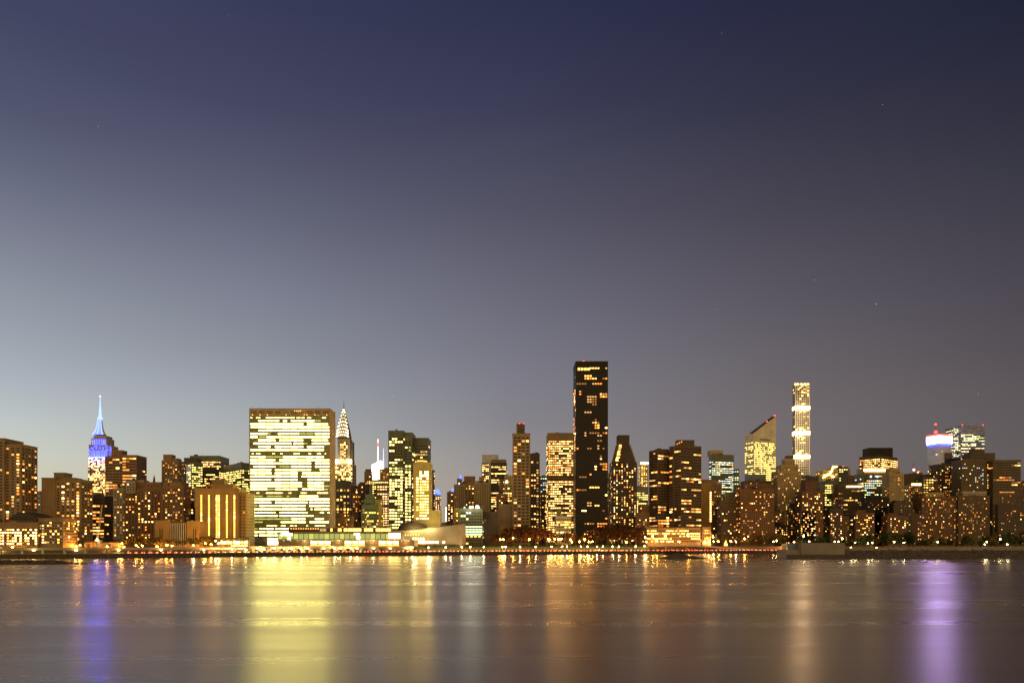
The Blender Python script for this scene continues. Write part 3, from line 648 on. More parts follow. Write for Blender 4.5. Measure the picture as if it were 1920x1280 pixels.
# tapering tower
r_, g_ = B('dark tower whose top narrows like a cut pyramid, right of the tall black slab', [V(1148,1194.5,866,1160,'dark','res',.36,'mix',D=32,roof=False)], cat='tower', cap=90, clutter=False)
Y = 1160; a = MB(); lo = [at(1148,866,Y),at(1194.5,866,Y)]
zb = lo[0].z; zt = Z(814,Y); xa, xb, xc, xd = X(1151,Y), X(1192,Y), X(1160.5,Y), X(1181,Y)
ns = 8
for j in range(ns):
    t0 = j/ns; h0 = zb + .01 + (zt-zb)*.72*t0; h1 = zb + (zt-zb)*.72*(j+1)/ns if j < ns-1 else zt
    k0 = min(1, t0*1.02 + .06); a.box(xa+(xc-xa)*k0, xb+(xd-xb)*k0, Y+7*k0, Y+32-7*k0, h0, h1)
a.build('crown', WALL['dark'], r_)
for j in range(12):                              # stepped balconies up both flanks
    t = (j + .5) / 13; z = zb + (zt - zb)*t*.72; x = xa + (xc-xa)*t; xr = xb + (xd-xb)*t; y = Y + 7*t
    MB().box(x-1.2,x+2.4,y-.8,y+20,z-.3,z+.5).build('balcony', WALL['tan'], r_); MB().box(xr-2.4,xr+1.2,y-.8,y+20,z-.3,z+.5).build('balcony', WALL['brown'], r_)
    if j < 11: MB().box(x+2.6,x+2.6+R.uniform(2,6),y-.5,y+.3,z+.6,z+2.4).build('window', EM[pick('gold')], r_)
B('dim block with lit left edge, between the tall black slab and the tapering tower', [V(1141,1152,888,1230,'tan','res2',.5,'gold',D=20)], cat='building')
B('distant tower with a crown of glowing fins, right of the tapering tower', [V(1201,1215,872,1950,'buff','farr',.75,'hot',D=30)], cat='tower', beacons=[(1203+i*2.2,868-abs(0),'hot',3.0) for i in range(6)])
B('far office block with bright rows, below the tower with the crown of fins', [V(1193,1216,913,1560,'grey','far',.9,'citron',D=40,band=9)], cat='office block')
B('squat red-brown brick block between the tapering tower and the two stepped black slabs', [V(1193,1218,962,1150,'brick','low',.15,'orange',D=22), V(1199,1217,948,1162,'brick','low',.1,'orange')], cat='apartment block')
# two stepped black slabs on a podium
B('left one of two stepped dark slabs standing on a long lit podium', [V(1217,1255,844,1140,'dimbrown','rib',.24,'orange',xc=1233,b=.5), V(1234,1254,843,1150,'dark',None,0,D=15)], cat='apartment tower', cap=100)
B('right and bigger one of two stepped dark slabs standing on a long lit podium', [V(1255,1315,835,1120,'dimbrown','rib',.2,'orange',xc=1277,b=.5), V(1270,1302,826,1135,'dark',None,0,bot=836,D=14), V(1262,1276,838,1132,'dark',None,0,D=8)], cat='apartment tower', cap=100, beacons=[(1270,832,'orange',.9),(1274,830,'orange',.9),(1278,828,'orange',.9)])
B('long low office podium with five bright rows of windows, under the two stepped dark slabs', [V(1212,1314,990,1062,'brown','offlow',.72,'citron',dimw=1,D=30,band=.8), V(1316,1333,989,1064,'brown','offlow',.45,'gold',dimw=1,D=28,band=.8)], cat='office podium', cap=100)
B('orange-lit blank wall tower with a dotted column of windows, right of the two stepped slabs', [V(1315,1333,906,1190,'orange',None,0,D=20), V(1333,1353,906,1192,'brick','res2',.22,'warm',D=22), V(1318,1344,900,1200,'brown',None,0,bot=908)], cat='tower', cap=60)
wr = [o for o in bpy.data.objects if o.get('label','').startswith('orange-lit blank wall')][0]
for k in range(14):
    p = at(1332.4,923+k*4.1,1189.8); MB().box(p.x-.8,p.x+.8,p.y-.2,p.y+.1,p.z-.8,p.z+.8).build('window', EM['hot'], wr)
B('distant green glass office with bright rows and a pale rooftop box', [V(1329,1376,852,1560,'green','far',.85,'cool',xc=1334,b=.3,band=12), V(1331,1356,845,1575,'tan',None,0,bot=854,D=20), V(1376,1386,880,1565,'green','far',.6,'cool',D=30)], cat='office tower', cap=100)
B('tan-brown apartment house with a long face of small windows, right of the orange-lit wall tower', [V(1352,1388,938,1140,'dimbrown','low',.12,'orange',D=24), V(1361,1386,925,1150,'green',None,0,D=18)], cat='apartment house')
B('broad red-brick apartment building below the white slant-topped tower', [V(1388,1452,918,1120,'dimbrick','low',.2,'orange',D=30), V(1396,1447,908,1128,'dimbrick','low',.15,'dim',bot=920)], cat='apartment building', tanks=1, cap=100)
B('brown block with a grey mansard cap, behind the broad red-brick apartment building', [V(1398,1450,902,1230,'dimbrown','low',.25,'gold',D=30), V(1404,1436,890,1236,'bluegrey',None,0,bot=903,D=22)], cat='building')
# slant-topped tower
YS = 1665
r_, g_ = B('pale office tower with a slanted wedge roof and two red beacons', [V(1396,1455,812,YS,'pale','far',.93,'citron',xc=1413,b=.42,band=17,roof=False,nodark=1)], cat='skyscraper', cap=100, clutter=False)
O, u, w, Wd, D, z0, z1 = g_[0]
c = [O, O+u*Wd, O+u*Wd+w*D, O+w*D]; zh = Z(780,YS)
mb = MB(); P3 = lambda p, z: (p.x,p.y,z); z1 += .01
hi = zh + 4
c[2] = c[1]+w*D*.5; c[3] = c[0]+w*D*.5; f0, f1, f2, f3 = P3(c[0],z1), P3(c[1],z1), P3(c[2],z1), P3(c[3],z1); t1, t2 = P3(c[1],hi), P3(c[2],hi)
mb.face([f0,f1,t1]); mb.face([f1,f2,t2,t1]); mb.face([f2,f3,t2]); mb.build('crown_wall', WALL['pale'], r_)
mb = MB(); n = (0,0,.4); mb.hexa([f0,t1,t2,f3], [(p[0],p[1],p[2]+1.2) for p in (f0,t1,t2,f3)]); mb.build('slanted_roof', WALL['dimbrown'], r_)
q = O + u*Wd*.28; q2 = O + u*Wd*.72; nn = Vector((u.y,-u.x,0))*.15
MB().face([(q.x+nn.x,q.y+nn.y,Z(823.5,YS)),(q2.x+nn.x,q2.y+nn.y,Z(823.5,YS)),(q2.x+nn.x,q2.y+nn.y,Z(821.5,YS)),(q.x+nn.x,q.y+nn.y,Z(821.5,YS))]).build('louvre', WALL['dark'], r_)
for fx in (.62, .97):
    p = O + u*Wd*fx + w*2; z = z1 + (hi - z1)*fx + 3; MB().bar((p.x,p.y,z-4),(p.x,p.y,z),.3).ball(p.x,p.y,z,1.5,1).build('beacon', [WALL['dark'], EM['red']], r_)
# stepped stone tower
B('stepped tan stone tower with a small square top, left of the pencil-thin white tower',
  [V(1458,1502,884,1200,'tan','low',.16,'gold',D=30), V(1465,1497,872,1204,'tan','low',.1,'gold',bot=885,D=24), V(1473,1491,861,1207,'tan','low',.05,'gold',bot=873,D=18), V(1476,1488,855,1210,'dimbrown',None,0,bot=862,D=10), V(1459,1466,955,1190,'buff','low',.0,'dim',D=8)], cat='apartment tower', cap=100)
# pencil tower
YP = 2015
r_ = root('pencil_tower', (X(1503,YP),YP,GZ), 'pencil-thin square white tower with bright bands between its window grids', 'skyscraper')
xa, xb = X(1491,YP), X(1518.5,YP); zt = Z(718,YP)
MB().box(xa,xb,YP,YP+20,GZ-1,zt).build('wall', WALL['pale'], r_)
wins = []
fl = 4.25; py = 719.5
bands = [(761,767.5),(808,815),(852.5,859),(718,719)]
nf = int((zt - GZ)/fl)
for r in range(nf):
    z = zt - 1 - (r+1)*fl + .8; rowpy = HY - (z+1.4-CH)*F/YP
    if any(a - 1.2 < rowpy < b + 1.2 for a, b in bands): continue
    near = rowpy < 741 or any(abs(rowpy-(a+b)/2) < 9 and rowpy > a for a, b in bands) or any(0 < a - rowpy < 6 for a,b in bands)
    for c_ in range(7):
        wins.append((Vector((xa+2.0+c_*(xb-xa-3.4)/7,YP,0)), Vector((1,0,0)), z, 3.4, 2.8, (pick('hot') if R.random() < (.40 if near else .09) else None), 1))
    for c_ in range(4): wins.append((Vector((xa,YP+20-1-c_*4.6,0)), Vector((0,-1,0)), z, 3.4, 2.8, (pick('hot') if R.random() < .06 else None), 1))
emit_windows(r_, fmap(wins), 100)
for a, b in bands[:3]:
    MB().box(xa-.25,xb+.25,YP-.3,YP+20.3,Z(b,YP),Z(a,YP)).build('light_band', EM['crownband'], r_)
for px in (1491,1496,1503,1509,1515): p = at(px,720,YP-1); MB().ball(p.x,p.y,p.z,2.0).build('roof_lamp', EM['hot'], r_)
for a, b in bands[:3]: light(r_, at(1503,(a+b)/2,YP-30), 60000, (1,.78,.5), 4, 'band_light')

B('dark red-brown stepped brick block with a ribbed top, below the pencil-thin tower', [V(1503,1543,922,1150,'dimbrick','low',.22,'mix',D=28), V(1510,1533,904,1156,'red',None,0,bot=923,D=20), V(1500,1512,893,1240,'dark','far',.7,'gold')], cat='apartment building', tanks=1)
B('low dark block with a lit top row, right behind the ribbed brick block', [V(1508,1535,894,1320,'dark','far',.3,'hot'), V(1534,1548,910,1330,'bluegrey','low',.1,'gold')], cat='building')
r_, g_ = B('building with roof edges outlined in gold light, left of the red-beaconed dark box', [V(1543,1571,882,1500,'buff','far',.6,'gold',D=40), V(1560,1571,873,1505,'buff',None,0,bot=883,D=12)], cat='office building')
for a, b, c_, d in ((1543,895,1558,886),(1558,886,1562,875),(1562,875,1570,875),(1570,875,1571,893),(1559,893,1571,893)): MB().bar(at(a,b,1498.5), at(c_,d,1498.5), 1.3).build('glow_edge', EM['hot'], r_)
B('dark box-shaped tower top with one red beacon, right of the gold-edged building', [V(1572,1591,876,1480,'dark','far',.3,'green'), V(1590,1595,880,1485,'tan',None,0)], cat='office tower', beacons=[(1581,874)])
B('broad brown block with vertical ribs and no lit windows, left of the orange-crowned office', [V(1590,1622,892,1400,'dimbrown',None,0,D=30)], cat='building')
B('slab of yellow-green lit rows, in front of the gold-edged building', [V(1545,1573,902,1330,'green','far',.8,'citron',D=35,band=4)], cat='office slab')
B('dim office with one bright ribbon of light under its roof, left of the orange-crowned office', [V(1573,1620,908,1300,'dimbrown','off',.3,'gold',D=35,band=8), V(1571,1582,912,1296,'dark','off',.4,'orange',D=12)], cat='office')
wr = bpy.data.objects; rr_ = [o for o in wr if o.get('label','').startswith('dim office with one')][0]
MB().box(X(1587,1300),X(1618,1300),1299.4,1300.2,Z(913,1300),Z(910.6,1300)).build('light_ribbon', EM['hot'], rr_)
B('dark office tower with black box on top and thin lit rows, right of pencil-thin tower', [V(1611,1683,854,1620,'dark','far',.82,'hot',xc=1651,b=1.15,band=4,lit2=.7), V(1629,1674,840,1650,'black',None,0,bot=856,D=30)], cat='office tower', cap=100)
r_, g_ = B('office with a glowing orange crown band and pale green floors, before the dark office tower', [V(1620,1667,888,1290,'green','off',.4,'cool',D=35,band=1), V(1621,1666,878,1292,'tan',None,0,bot=889,D=30)], cat='office')
MB().box(X(1620.5,1290),X(1666,1290),1290.6,1292.2,Z(883,1290),Z(878.6,1290)).build('crown_band', EM['hot'], r_)
for px in (1621,1628,1664): p = at(px,877,1291); MB().ball(p.x,p.y,p.z,.9).build('beacon', EM['red'], r_)
for px in (1633,1645): p = at(px,893,1288); MB().ball(p.x,p.y,p.z,1.6).build('roof_lamp', EM['cool'], r_)
B('stepped tan apartment tower, right beside the orange-crowned office', [V(1668,1695,888,1220,'tan','low',.12,'orange',D=26), V(1670,1687,878,1226,'tan','low',.1,'orange',bot=890,D=18)], cat='apartment tower')
B('plain brown building top left of the thin red-lit mast', [V(1698,1718,891,1400,'dimbrown',None,0,D=25), V(1714,1730,887,1420,'dimbrown','far',.1,'gold')], cat='building', beacons=[(1721,885,'gold',1.2)])
r_ = root('antenna_mast', (X(1712.5,1500),1500,GZ), 'thin lattice mast with a red light at its foot, above the dim right-hand blocks', 'antenna mast')
mb = MB(); p = at(1712.5,890,1500); zt = Z(864,1500)
for a, b in ((-1,-1),(1,-1),(1,1),(-1,1)): mb.bar((p.x+a*1.4,p.y+b*1.4,GZ),(p.x+a*.2,p.y+b*.2,zt),.3)
for k in range(8): z = p.z + (zt-p.z)*k/8; q = 1.2*(1-k/8)+.15; mb.bar((p.x-q,p.y-q,z),(p.x+q,p.y-q,z+2),.2)
mb.build('mast', WALL['tan'], r_); MB().ball(p.x,p.y-2,Z(880.5,1500),2.2).build('beacon', EM['pink'], r_)
B('flat building with a bright line of light along its roof, below the thin red-lit mast', [V(1684,1704,911,1250,'grey','low',.25,'gold',D=20), V(1703,1730,905,1260,'dimbrown','low',.4,'orange',D=25,band=4)], cat='building', beacons=[(1723,884)])
rr_ = [o for o in wr if o.get('label','').startswith('flat building with a bright line')][0]
MB().box(X(1709,1260),X(1727,1260),1259.4,1260.2,Z(909.5,1260),Z(906.3,1260)).build('light_ribbon', EM['hot'], rr_)
B('small block with six tight yellow rows, left of the foot of the bright-crowned tower', [V(1730,1752,895,1300,'dark','far',.97,'gold',D=25), V(1737,1750,890,1310,'black',None,0)], cat='office block')
# bright crowned tower
YW = 1980
r_, g_ = B('pale glass tower with a blazing white crown edged red above and blue below', [V(1739,1784,833,YW,'duskglass','far',.10,'hot',xc=1760,b=.3,roof=False,nodark=1)], cat='skyscraper', cap=60, clutter=False)
O, u, w, Wd, D, z0, z1 = g_[0]
e = u*.0
MB().obox(O-u*1.5-w*1.5,u,w,Wd+3,D+3,z1+.01,Z(829.6,YW)).build('blue_edge', EM['blue'], r_)
MB().obox(O-u*1.6-w*1.6,u,w,Wd+3.2,D+3.2,Z(829.5,YW),Z(817,YW)).build('crown_light', EM['lilac'], r_)
MB().obox(O-u*1.7-w*1.7,u,w,Wd+3.4,D+3.4,Z(816.9,YW),Z(813.5,YW)).build('red_edge', EM['red'], r_)
p = at(1754.5,812,YW+25); MB().bar((p.x,p.y,p.z-3),(p.x,p.y,Z(791,YW)),.9,r2=.4).ball(p.x,p.y,Z(792.5,YW),2.6,1).ball(p.x,p.y,Z(807,YW),4,1).build('antenna', [WALL['dark'], EM['red']], r_)
for px in (1738,1760,1772): light(r_, at(px-16,840,YW-40), 14000, (.8,.75,1), 6, 'crown_flood')
MB().obox(O+u*Wd*.45-w*3,u,w,Wd*.55,3,GZ,Z(848,YW)).build('dark_wing', WALL['dark'], r_)
B('tall greenish office with two red corner beacons, right of the bright-crowned tower', [V(1801,1846.5,798,2130,'bluegrey','far',.55,'cool2',D=50,band=22), V(1787,1801,801,2140,'bluegrey','far',.6,'cool2',D=40)], cat='office tower', beacons=[(1804,796.5),(1843,796.5)], cap=100)
B('dark block with a grid of small amber windows, at the foot of the bright-crowned tower', [V(1758,1802,871,1320,'dark','low',.42,'orange',D=28), V(1783,1802,860,1330,'black',None,0,bot=872), V(1731,1760,908,1300,'dimbrown','low',.3,'gold')], cat='apartment block', cap=100)
B('wide grey-brown block with rows of unlit small windows, below the tall greenish office', [V(1803,1849,862,1270,'dimbrown','low',.10,'cool',D=30), V(1820,1866,850,1300,'dark',None,0,D=25,bot=880), V(1826,1846,842,1310,'dark',None,0,bot=852,D=15)], cat='apartment block', cap=100)
B('brown block with bright orange ribbons of windows, near the right edge of the skyline', [V(1849,1862,862,1275,'dimbrown','far',.7,'gold',D=25), V(1862,1914,863,1262,'dimbrown','rib',.24,'orange',D=30)], cat='apartment block')
B('low block cut by the right edge of the picture', [V(1913,1990,904,1300,'dimbrown','low',.12,'orange',D=30)], cat='building')
B('brick building with an orange-lit roof terrace, in front of the dark amber-gridded block', [V(1728,1793,932,1230,'dimbrick','low',.22,'orange',D=30), V(1735,1770,924,1236,'tan','low',.5,'orange',D=20)], cat='apartment building', tanks=1, cap=100)
B('grey-brown apartment building with a pale cornice, right of the brick building with the lit terrace', [V(1797,1856,930,1225,'dimbrown','low',.17,'orange',D=30), V(1806,1850,922,1232,'stone','low',.12,'dim',bot=932,D=20)], cat='apartment building', tanks=1, cap=100)
B('near-black apartment block at the lower right of the skyline', [V(1872,1960,946,1215,'dark','low',.10,'orange',D=30), V(1862,1905,925,1225,'dimbrown','low',.16,'orange',D=25)], cat='apartment block', tanks=1)
B('brown infill block between the rounded-front building and the near-black block', [V(1853,1876,944,1235,'dimbrown','low',.12,'orange',D=25)], cat='apartment block')
# low houses seen over the island trees
lowset = [(1500,1530,958,'dark','dark low block with lit corner windows below the ribbed brick block',.3),(1530,1556,962,'brown','grey terraced block with three pale balcony lines, below the slab of yellow-green rows',.2),
 (1556,1580,955,'dark','narrow dark house with a few white windows, right of the terraced block',.35),(1580,1604,968,'brown','small tan house with two bright wide windows',.2),
 (1604,1640,962,'dimbrick','brick row house with a dark cornice, below the orange-crowned office',.22),(1640,1664,950,'dark','black-looking block rising above the brick row house',.08),(1626,1668,934,'black','black bulky block under the pale green floors of the crowned office',.12),
 (1664,1700,968,'dimbrick','wide red-brick house with small square windows, left of the lit-terrace building',.28),(1700,1729,964,'red','red-brown house touching the lit-terrace building',.3),(1676,1712,944,'dark','dark rooftop block behind the wide red-brick house',.15),(1452,1482,985,'black','small black house right of the broad red-brick apartment building',.4),(1478,1502,950,'dimbrown','brown house below the stepped stone tower',.35),(1453,1470,960,'dimbrick','thin brick house left of the brown house',.3),(1352,1372,965,'orange','orange-brown apartment house above the ramp lights',.2),(1336,1353,955,'dimbrown','slim dim house right of the orange-lit wall tower',.2)]
for i, (a, b, t, wl, lb, lt) in enumerate(lowset):
    B(lb, [V(a,b,t,1150 + (i*37) % 60 if t > 950 else 1195,wl,'low',lt*.9,'mix',D=20), V(a+3,a+3+(b-a)*.45,t-5,1160+(i*37)%60 if t > 950 else 1200,wl,'low',.1,'mix',bot=t+1,D=12)], cat='house' if t > 955 else 'block', tanks=i % 2)

# ------------------------------------------------------------------ the three spired towers
# blue-lit tower
YE = 2283
r_ = root('spired_skyscraper', (X(187,YE),YE,GZ), 'tall stepped tower with its crown and spire lit bright blue, at the left', 'skyscraper')
def tier(a, b, t, bt, m, dy, D, n='setback'):
    return MB().box(X(a,YE+dy),X(b,YE+dy),YE+dy,YE+dy+D,Z(bt,YE+dy) if bt < 1015 else GZ-1,Z(t,YE+dy)).build(n, WALL[m], r_)
tier(165,203,857,1020,'stone',0,60,'shaft'); tier(166.5,202,833,856.9,'stone',4,52); tier(171,200,821,832.9,'stone',8,44); tier(175.5,199,816.5,820.9,'stone',12,36)
tier(203.1,209,835,1020,'stone',10,40,'wing')
wins = []
for r in range(30):                                                     # golden office floors
    py = 860 + r*4.9*.5*1.15
    py = 859.5 + r*2.85
    for c_ in range(13):
        k = None if R.random() < (.34 if r not in (8,9) else .8) else ('hot' if R.random() < .65 else 'warm')
        x = X(165.6 + c_*2.83, YE); wins.append((Vector((x,YE,0)), Vector((1,0,0)), Z(py,YE)-1.5, 3.2, 2.9, k, 1))
    for c_ in range(3): wins.append((Vector((X(203.4,YE+10)+c_*3,YE+10,0)), Vector((1,0,0)), Z(py,YE)-1.5, 2.2, 2.6, 'warm' if R.random() < .4 else None, 1))
for r in range(7):  # blue-glowing panes added in place of floodlight on the tier walls
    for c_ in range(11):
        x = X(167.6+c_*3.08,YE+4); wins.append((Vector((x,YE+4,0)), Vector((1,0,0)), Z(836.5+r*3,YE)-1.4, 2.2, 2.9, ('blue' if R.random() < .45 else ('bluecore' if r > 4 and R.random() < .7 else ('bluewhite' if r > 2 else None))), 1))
for r in range(4):  # upper tier: floodlit blue put into glowing panes as well
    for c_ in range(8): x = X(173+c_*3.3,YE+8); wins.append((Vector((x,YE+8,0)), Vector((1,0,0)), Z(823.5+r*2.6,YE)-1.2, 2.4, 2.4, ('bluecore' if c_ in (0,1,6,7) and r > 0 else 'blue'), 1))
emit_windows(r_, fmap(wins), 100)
for px, py, dy in ((168,862,-14),(181,862,-16),(194,862,-16),(206,846,-10),(176,836,-12),(190,836,-12),(205,842,0)):
    p = at(px,py,YE+dy); light(r_, p, 22000, (.05,.10,1), 2, 'flood_light')
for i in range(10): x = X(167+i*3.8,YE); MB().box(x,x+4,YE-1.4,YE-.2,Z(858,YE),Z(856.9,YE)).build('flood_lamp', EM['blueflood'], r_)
# mooring mast, disc and antenna
mb = MB(); prof = [(815.5,11),(811,8.3),(806,6.4),(799,4.9),(792,4.1),(787,3.7)]
cx, cy = X(187.8,YE+30), YE+30; f = YE/F
for (a, ra), (b, rb) in zip(prof, prof[1:]): mb.cyl(cx, cy, ra*f, rb*f, Z(a,cy), Z(b,cy), 12)
mb.build('mast', WALL['white'], r_)
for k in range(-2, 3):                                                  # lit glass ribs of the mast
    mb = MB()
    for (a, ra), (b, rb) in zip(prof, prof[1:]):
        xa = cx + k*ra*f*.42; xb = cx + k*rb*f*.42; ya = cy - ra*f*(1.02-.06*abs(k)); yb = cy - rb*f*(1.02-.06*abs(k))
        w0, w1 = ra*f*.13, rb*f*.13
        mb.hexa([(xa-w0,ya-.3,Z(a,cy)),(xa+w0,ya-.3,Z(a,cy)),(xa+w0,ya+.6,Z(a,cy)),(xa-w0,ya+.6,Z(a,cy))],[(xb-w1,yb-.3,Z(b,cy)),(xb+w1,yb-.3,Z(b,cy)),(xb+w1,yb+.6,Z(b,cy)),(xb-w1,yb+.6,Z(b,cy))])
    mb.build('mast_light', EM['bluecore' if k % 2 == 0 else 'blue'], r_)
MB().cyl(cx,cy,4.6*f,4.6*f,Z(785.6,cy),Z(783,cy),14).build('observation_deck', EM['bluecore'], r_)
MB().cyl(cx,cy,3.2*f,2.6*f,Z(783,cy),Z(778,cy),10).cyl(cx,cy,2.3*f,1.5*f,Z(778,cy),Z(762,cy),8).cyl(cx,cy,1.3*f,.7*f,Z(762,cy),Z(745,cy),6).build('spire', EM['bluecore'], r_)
MB().ball(cx,cy,Z(742.5,cy),1.9).build('beacon', EM['pink'], r_)

# silver spired tower with arched crown
YK = 1677
r_ = root('spired_skyscraper', (X(645,YK),YK,GZ), 'slender tower with a glowing arched crown and needle spire, right of the huge slab', 'skyscraper')
def tk(a, b, t, bt, m, dy, D, n='setback'): return MB().box(X(a,YK+dy),X(b,YK+dy),YK+dy,YK+dy+D,Z(bt,YK+dy) if bt < 1015 else GZ-1,Z(t,YK+dy)).build(n, WALL[m], r_)
tk(626,661,869,1020,'stone',0,40,'shaft'); tk(628.5,659,861,868.9,'pale',3,34); tk(633,656,822,860.9,'stone',6,27); tk(657,661.5,828,868.9,'grey',12,16,'rear_wall')
wins = []
for r in range(32):
    for c_ in range(11): wins.append((Vector((X(629.3+c_*2.85,YK),YK,0)), Vector((1,0,0)), Z(873+r*3.3,YK)-1.3, 2.5, 2.5, None if R.random() < .3 else pick('hot'), 1))
for r in range(11):
    for c_ in range(6):
        if c_ in (1,2,3,4): wins.append((Vector((X(634.5+c_*3.6,YK+6),YK+6,0)), Vector((1,0,0)), Z(829+r*3.1,YK)-1.3, 2.6, 2.3, None if R.random() < .35 else pick('hot'), 1))
emit_windows(r_, fmap(wins), 100)
for a, b in ((628.7,634),(653,659.5)):
    MB().box(X(a,YK),X(b,YK),YK-1,YK-.2,Z(869,YK),Z(866,YK)).build('flood_lamp', EM['crown'], r_); MB().box(X(a,YK+2),X(b,YK+2),YK+1.6,YK+2.9,Z(866,YK),Z(861,YK)).build('flood_lamp', EM['hot'], r_)
for px in (630,641,655): light(r_, at(px,862,YK-10), 9000, (1,.8,.45), 1.5, 'flood_light')
cx, cy, f = X(644.8,YK+19), YK+19, YK/F
hw = [(822,13.0),(816,12.6),(811,11.6),(804,10.2),(797,8.6),(790,6.8),(783,5.0),(777,3.4),(771,2.0)]
for (a, ra), (b, rb) in zip(hw, hw[1:]):
    h0, h1 = ra*f*.93, rb*f*.93
    MB().hexa([(cx-h0,cy-h0,Z(a,cy)),(cx+h0,cy-h0,Z(a,cy)),(cx+h0,cy+h0,Z(a,cy)),(cx-h0,cy+h0,Z(a,cy))],[(cx-h1,cy-h1,Z(b,cy)),(cx+h1,cy-h1,Z(b,cy)),(cx+h1,cy+h1,Z(b,cy)),(cx-h1,cy+h1,Z(b,cy))]).build('crown', WALL['grey'], r_)
for j, (a, ra) in enumerate(hw[:-1]):           # arches made of lit triangular windows
    n = max(3, 9 - j); rr = ra*f*.98; zc = Z(a,cy) + 1.0; hh = (Z(hw[j+1][0],cy)-Z(a,cy))*1.15; yy = cy - rr - .5
    for i in range(n):
        t = math.pi*(i+.5)/n; px_, pz = cx + rr*.88*math.cos(t), zc + hh*.55*math.sin(t); s = 1.15 if j < 5 else .8
        MB().hexa([(px_-s,yy,pz),(px_+s,yy,pz),(px_+s,yy+.7,pz),(px_-s,yy+.7,pz)],[(px_-.1,yy,pz+2.4*s),(px_+.1,yy,pz+2.4*s),(px_+.1,yy+.7,pz+2.4*s),(px_-.1,yy+.7,pz+2.4*s)]).build('crown_window', EM['crown'], r_)
MB().cyl(cx,cy,1.6*f,1.1*f,Z(771,cy),Z(764,cy),8).cyl(cx,cy,.8*f,.08*f,Z(764,cy),Z(748,cy),6).build('needle', WALL['grey'], r_)
MB().ball(cx,cy-2.2,Z(769,cy),1.9).build('crown_lamp', EM['crown'], r_)

# white glowing facetted tower with a red-white spire
YB = 2618
r_ = root('spired_skyscraper', (X(704,YB),YB,GZ), 'glowing white facetted tower with a thin red and white spire, right of the needle-spired tower', 'skyscraper')
g = lambda px, py: (X(px,YB), Z(py,YB))
def slab(n, pts, m, y0, y1): 
    mb = MB(); mb.hexa([(a,y0,b) for a,b in [g(*p) for p in pts]], [(a,y1,b) for a,b in [g(*p) for p in pts]]); return mb.build(n, m, r_)
slab('wall', [(697,1020),(714,1020),(714,906),(697,906)], WALL['duskglass'], YB, YB+50)
slab('crown', [(697,905.9),(714,905.9),(713.4,863),(708,866),(697,871)], EM['pinkwhite'], YB, YB+48)
for i in range(5): slab('floor_line', [(697,876+i*6.2),(714,876+i*6.2),(714,875.4+i*6.2),(697,875.4+i*6.2)], WALL['stone'], YB-1, YB-.1)
for i in range(6): a = g(706.6,863.5-i*7); b = g(706.8,863.5-(i+1)*7); MB().bar((a[0],YB+20,a[1]),(b[0],YB+20,b[1]),1.9-i*.2,n=6).build('spire', EM['pink' if i % 2 else 'red' if i > 3 else 'pink'], r_)
slab('bright_wing', [(711,905),(717,905),(717,884),(711,880)], WALL['stone'], YB-30, YB-4)
for i in range(8):
    for k in range(3): a = g(712+k*1.8, 902-i*2.6); MB().box(a[0],a[0]+2.4,YB-31,YB-29.9,a[1],a[1]+2.6).build('window', EM['hot'], r_)

# ------------------------------------------------------------------ riverside: decks, ramp, lamps, cars
def deck(nm, label, cat, px0, px1, d0, d1, ztop, thick, step, pier=True, brace=False, hole=None):
    x0 = on(px0,d0)[0]; x1 = on(px1,d0)[0]; r = root(nm, ((x0+x1)/2, shoreY((x0+x1)/2)+d0, RZ), label, cat)
    mb = MB(); n = 40
    for i in range(n):
        a = x0+(x1-x0)*i/n; b = x0+(x1-x0)*(i+1)/n; ya, yb = shoreY(a), shoreY(b)
        mb.hexa([(a,ya+d0,ztop-thick),(b,yb+d0,ztop-thick),(b,yb+d1,ztop-thick),(a,ya+d1,ztop-thick)],[(a,ya+d0,ztop),(b,yb+d0,ztop),(b,yb+d1,ztop),(a,ya+d1,ztop)])
    mb.build('deck', CONC, r); mb = MB()
    for i in range(n):
        a = x0+(x1-x0)*i/n; b = x0+(x1-x0)*(i+1)/n; ya, yb = shoreY(a), shoreY(b)
        mb.hexa([(a,ya+d0-.2,ztop+.01),(b,yb+d0-.2,ztop+.01),(b,yb+d0+.2,ztop+.01),(a,ya+d0+.2,ztop+.01)],[(a,ya+d0-.2,ztop+.95),(b,yb+d0-.2,ztop+.95),(b,yb+d0+.2,ztop+.95),(a,ya+d0+.2,ztop+.95)])
    mb.build('parapet', PARA, r)
    k = 0; px = px0 + step*.5
    while px < px1:
        x, y = on(px, d0+1)
        if pier: MB().box(x-.8,x+.8,y,y+1.6,RZ-.1,ztop-thick-.01).build('pier', CONC, r)
        if k % 2 == 0 and nm != 'x':
            xl, yl = on(min(px+step*.5,px1-1), d0-3); MB().box(xl-.9,xl+.9,yl+2.2,yl+2.7,ztop-thick-.35,ztop-thick-.02).build('under_lamp', EM['lampw'], r); light(r, (xl,yl+.5,ztop-thick-.6), 900, (1,.72,.28), .4, 'under_light')
        if brace:
            x2, y2 = on(min(px+step,px1), d0+1); xm = (x+x2)/2; ym = (y+y2)/2; zt = ztop-thick-.1; zl = RZ+.6
            b = MB(); b.bar((x,y-.2,zl),(xm-1,ym-.2,zt),.20); b.bar((x2,y2-.2,zl),(xm+1,ym-.2,zt),.20)
            b.build('brace', WALL['pale'], r)
            b = MB(); b.bar((x+1.6,y-.3,zt),((x+xm)/2,(y+ym)/2-.3,zl+1.9),.15); b.bar((x2-1.6,y2-.3,zt),((x2+xm)/2,(y2+ym)/2-.3,zl+1.9),.15); b.build('brace', WALL['pale'], r)
        px += step; k += 1
    return r
deck('plaza_deck','long plaza deck on crossed steel braces under the low lit conference building','deck',466,772,24,48,GZ-.05,1.5,15.6,True,True)
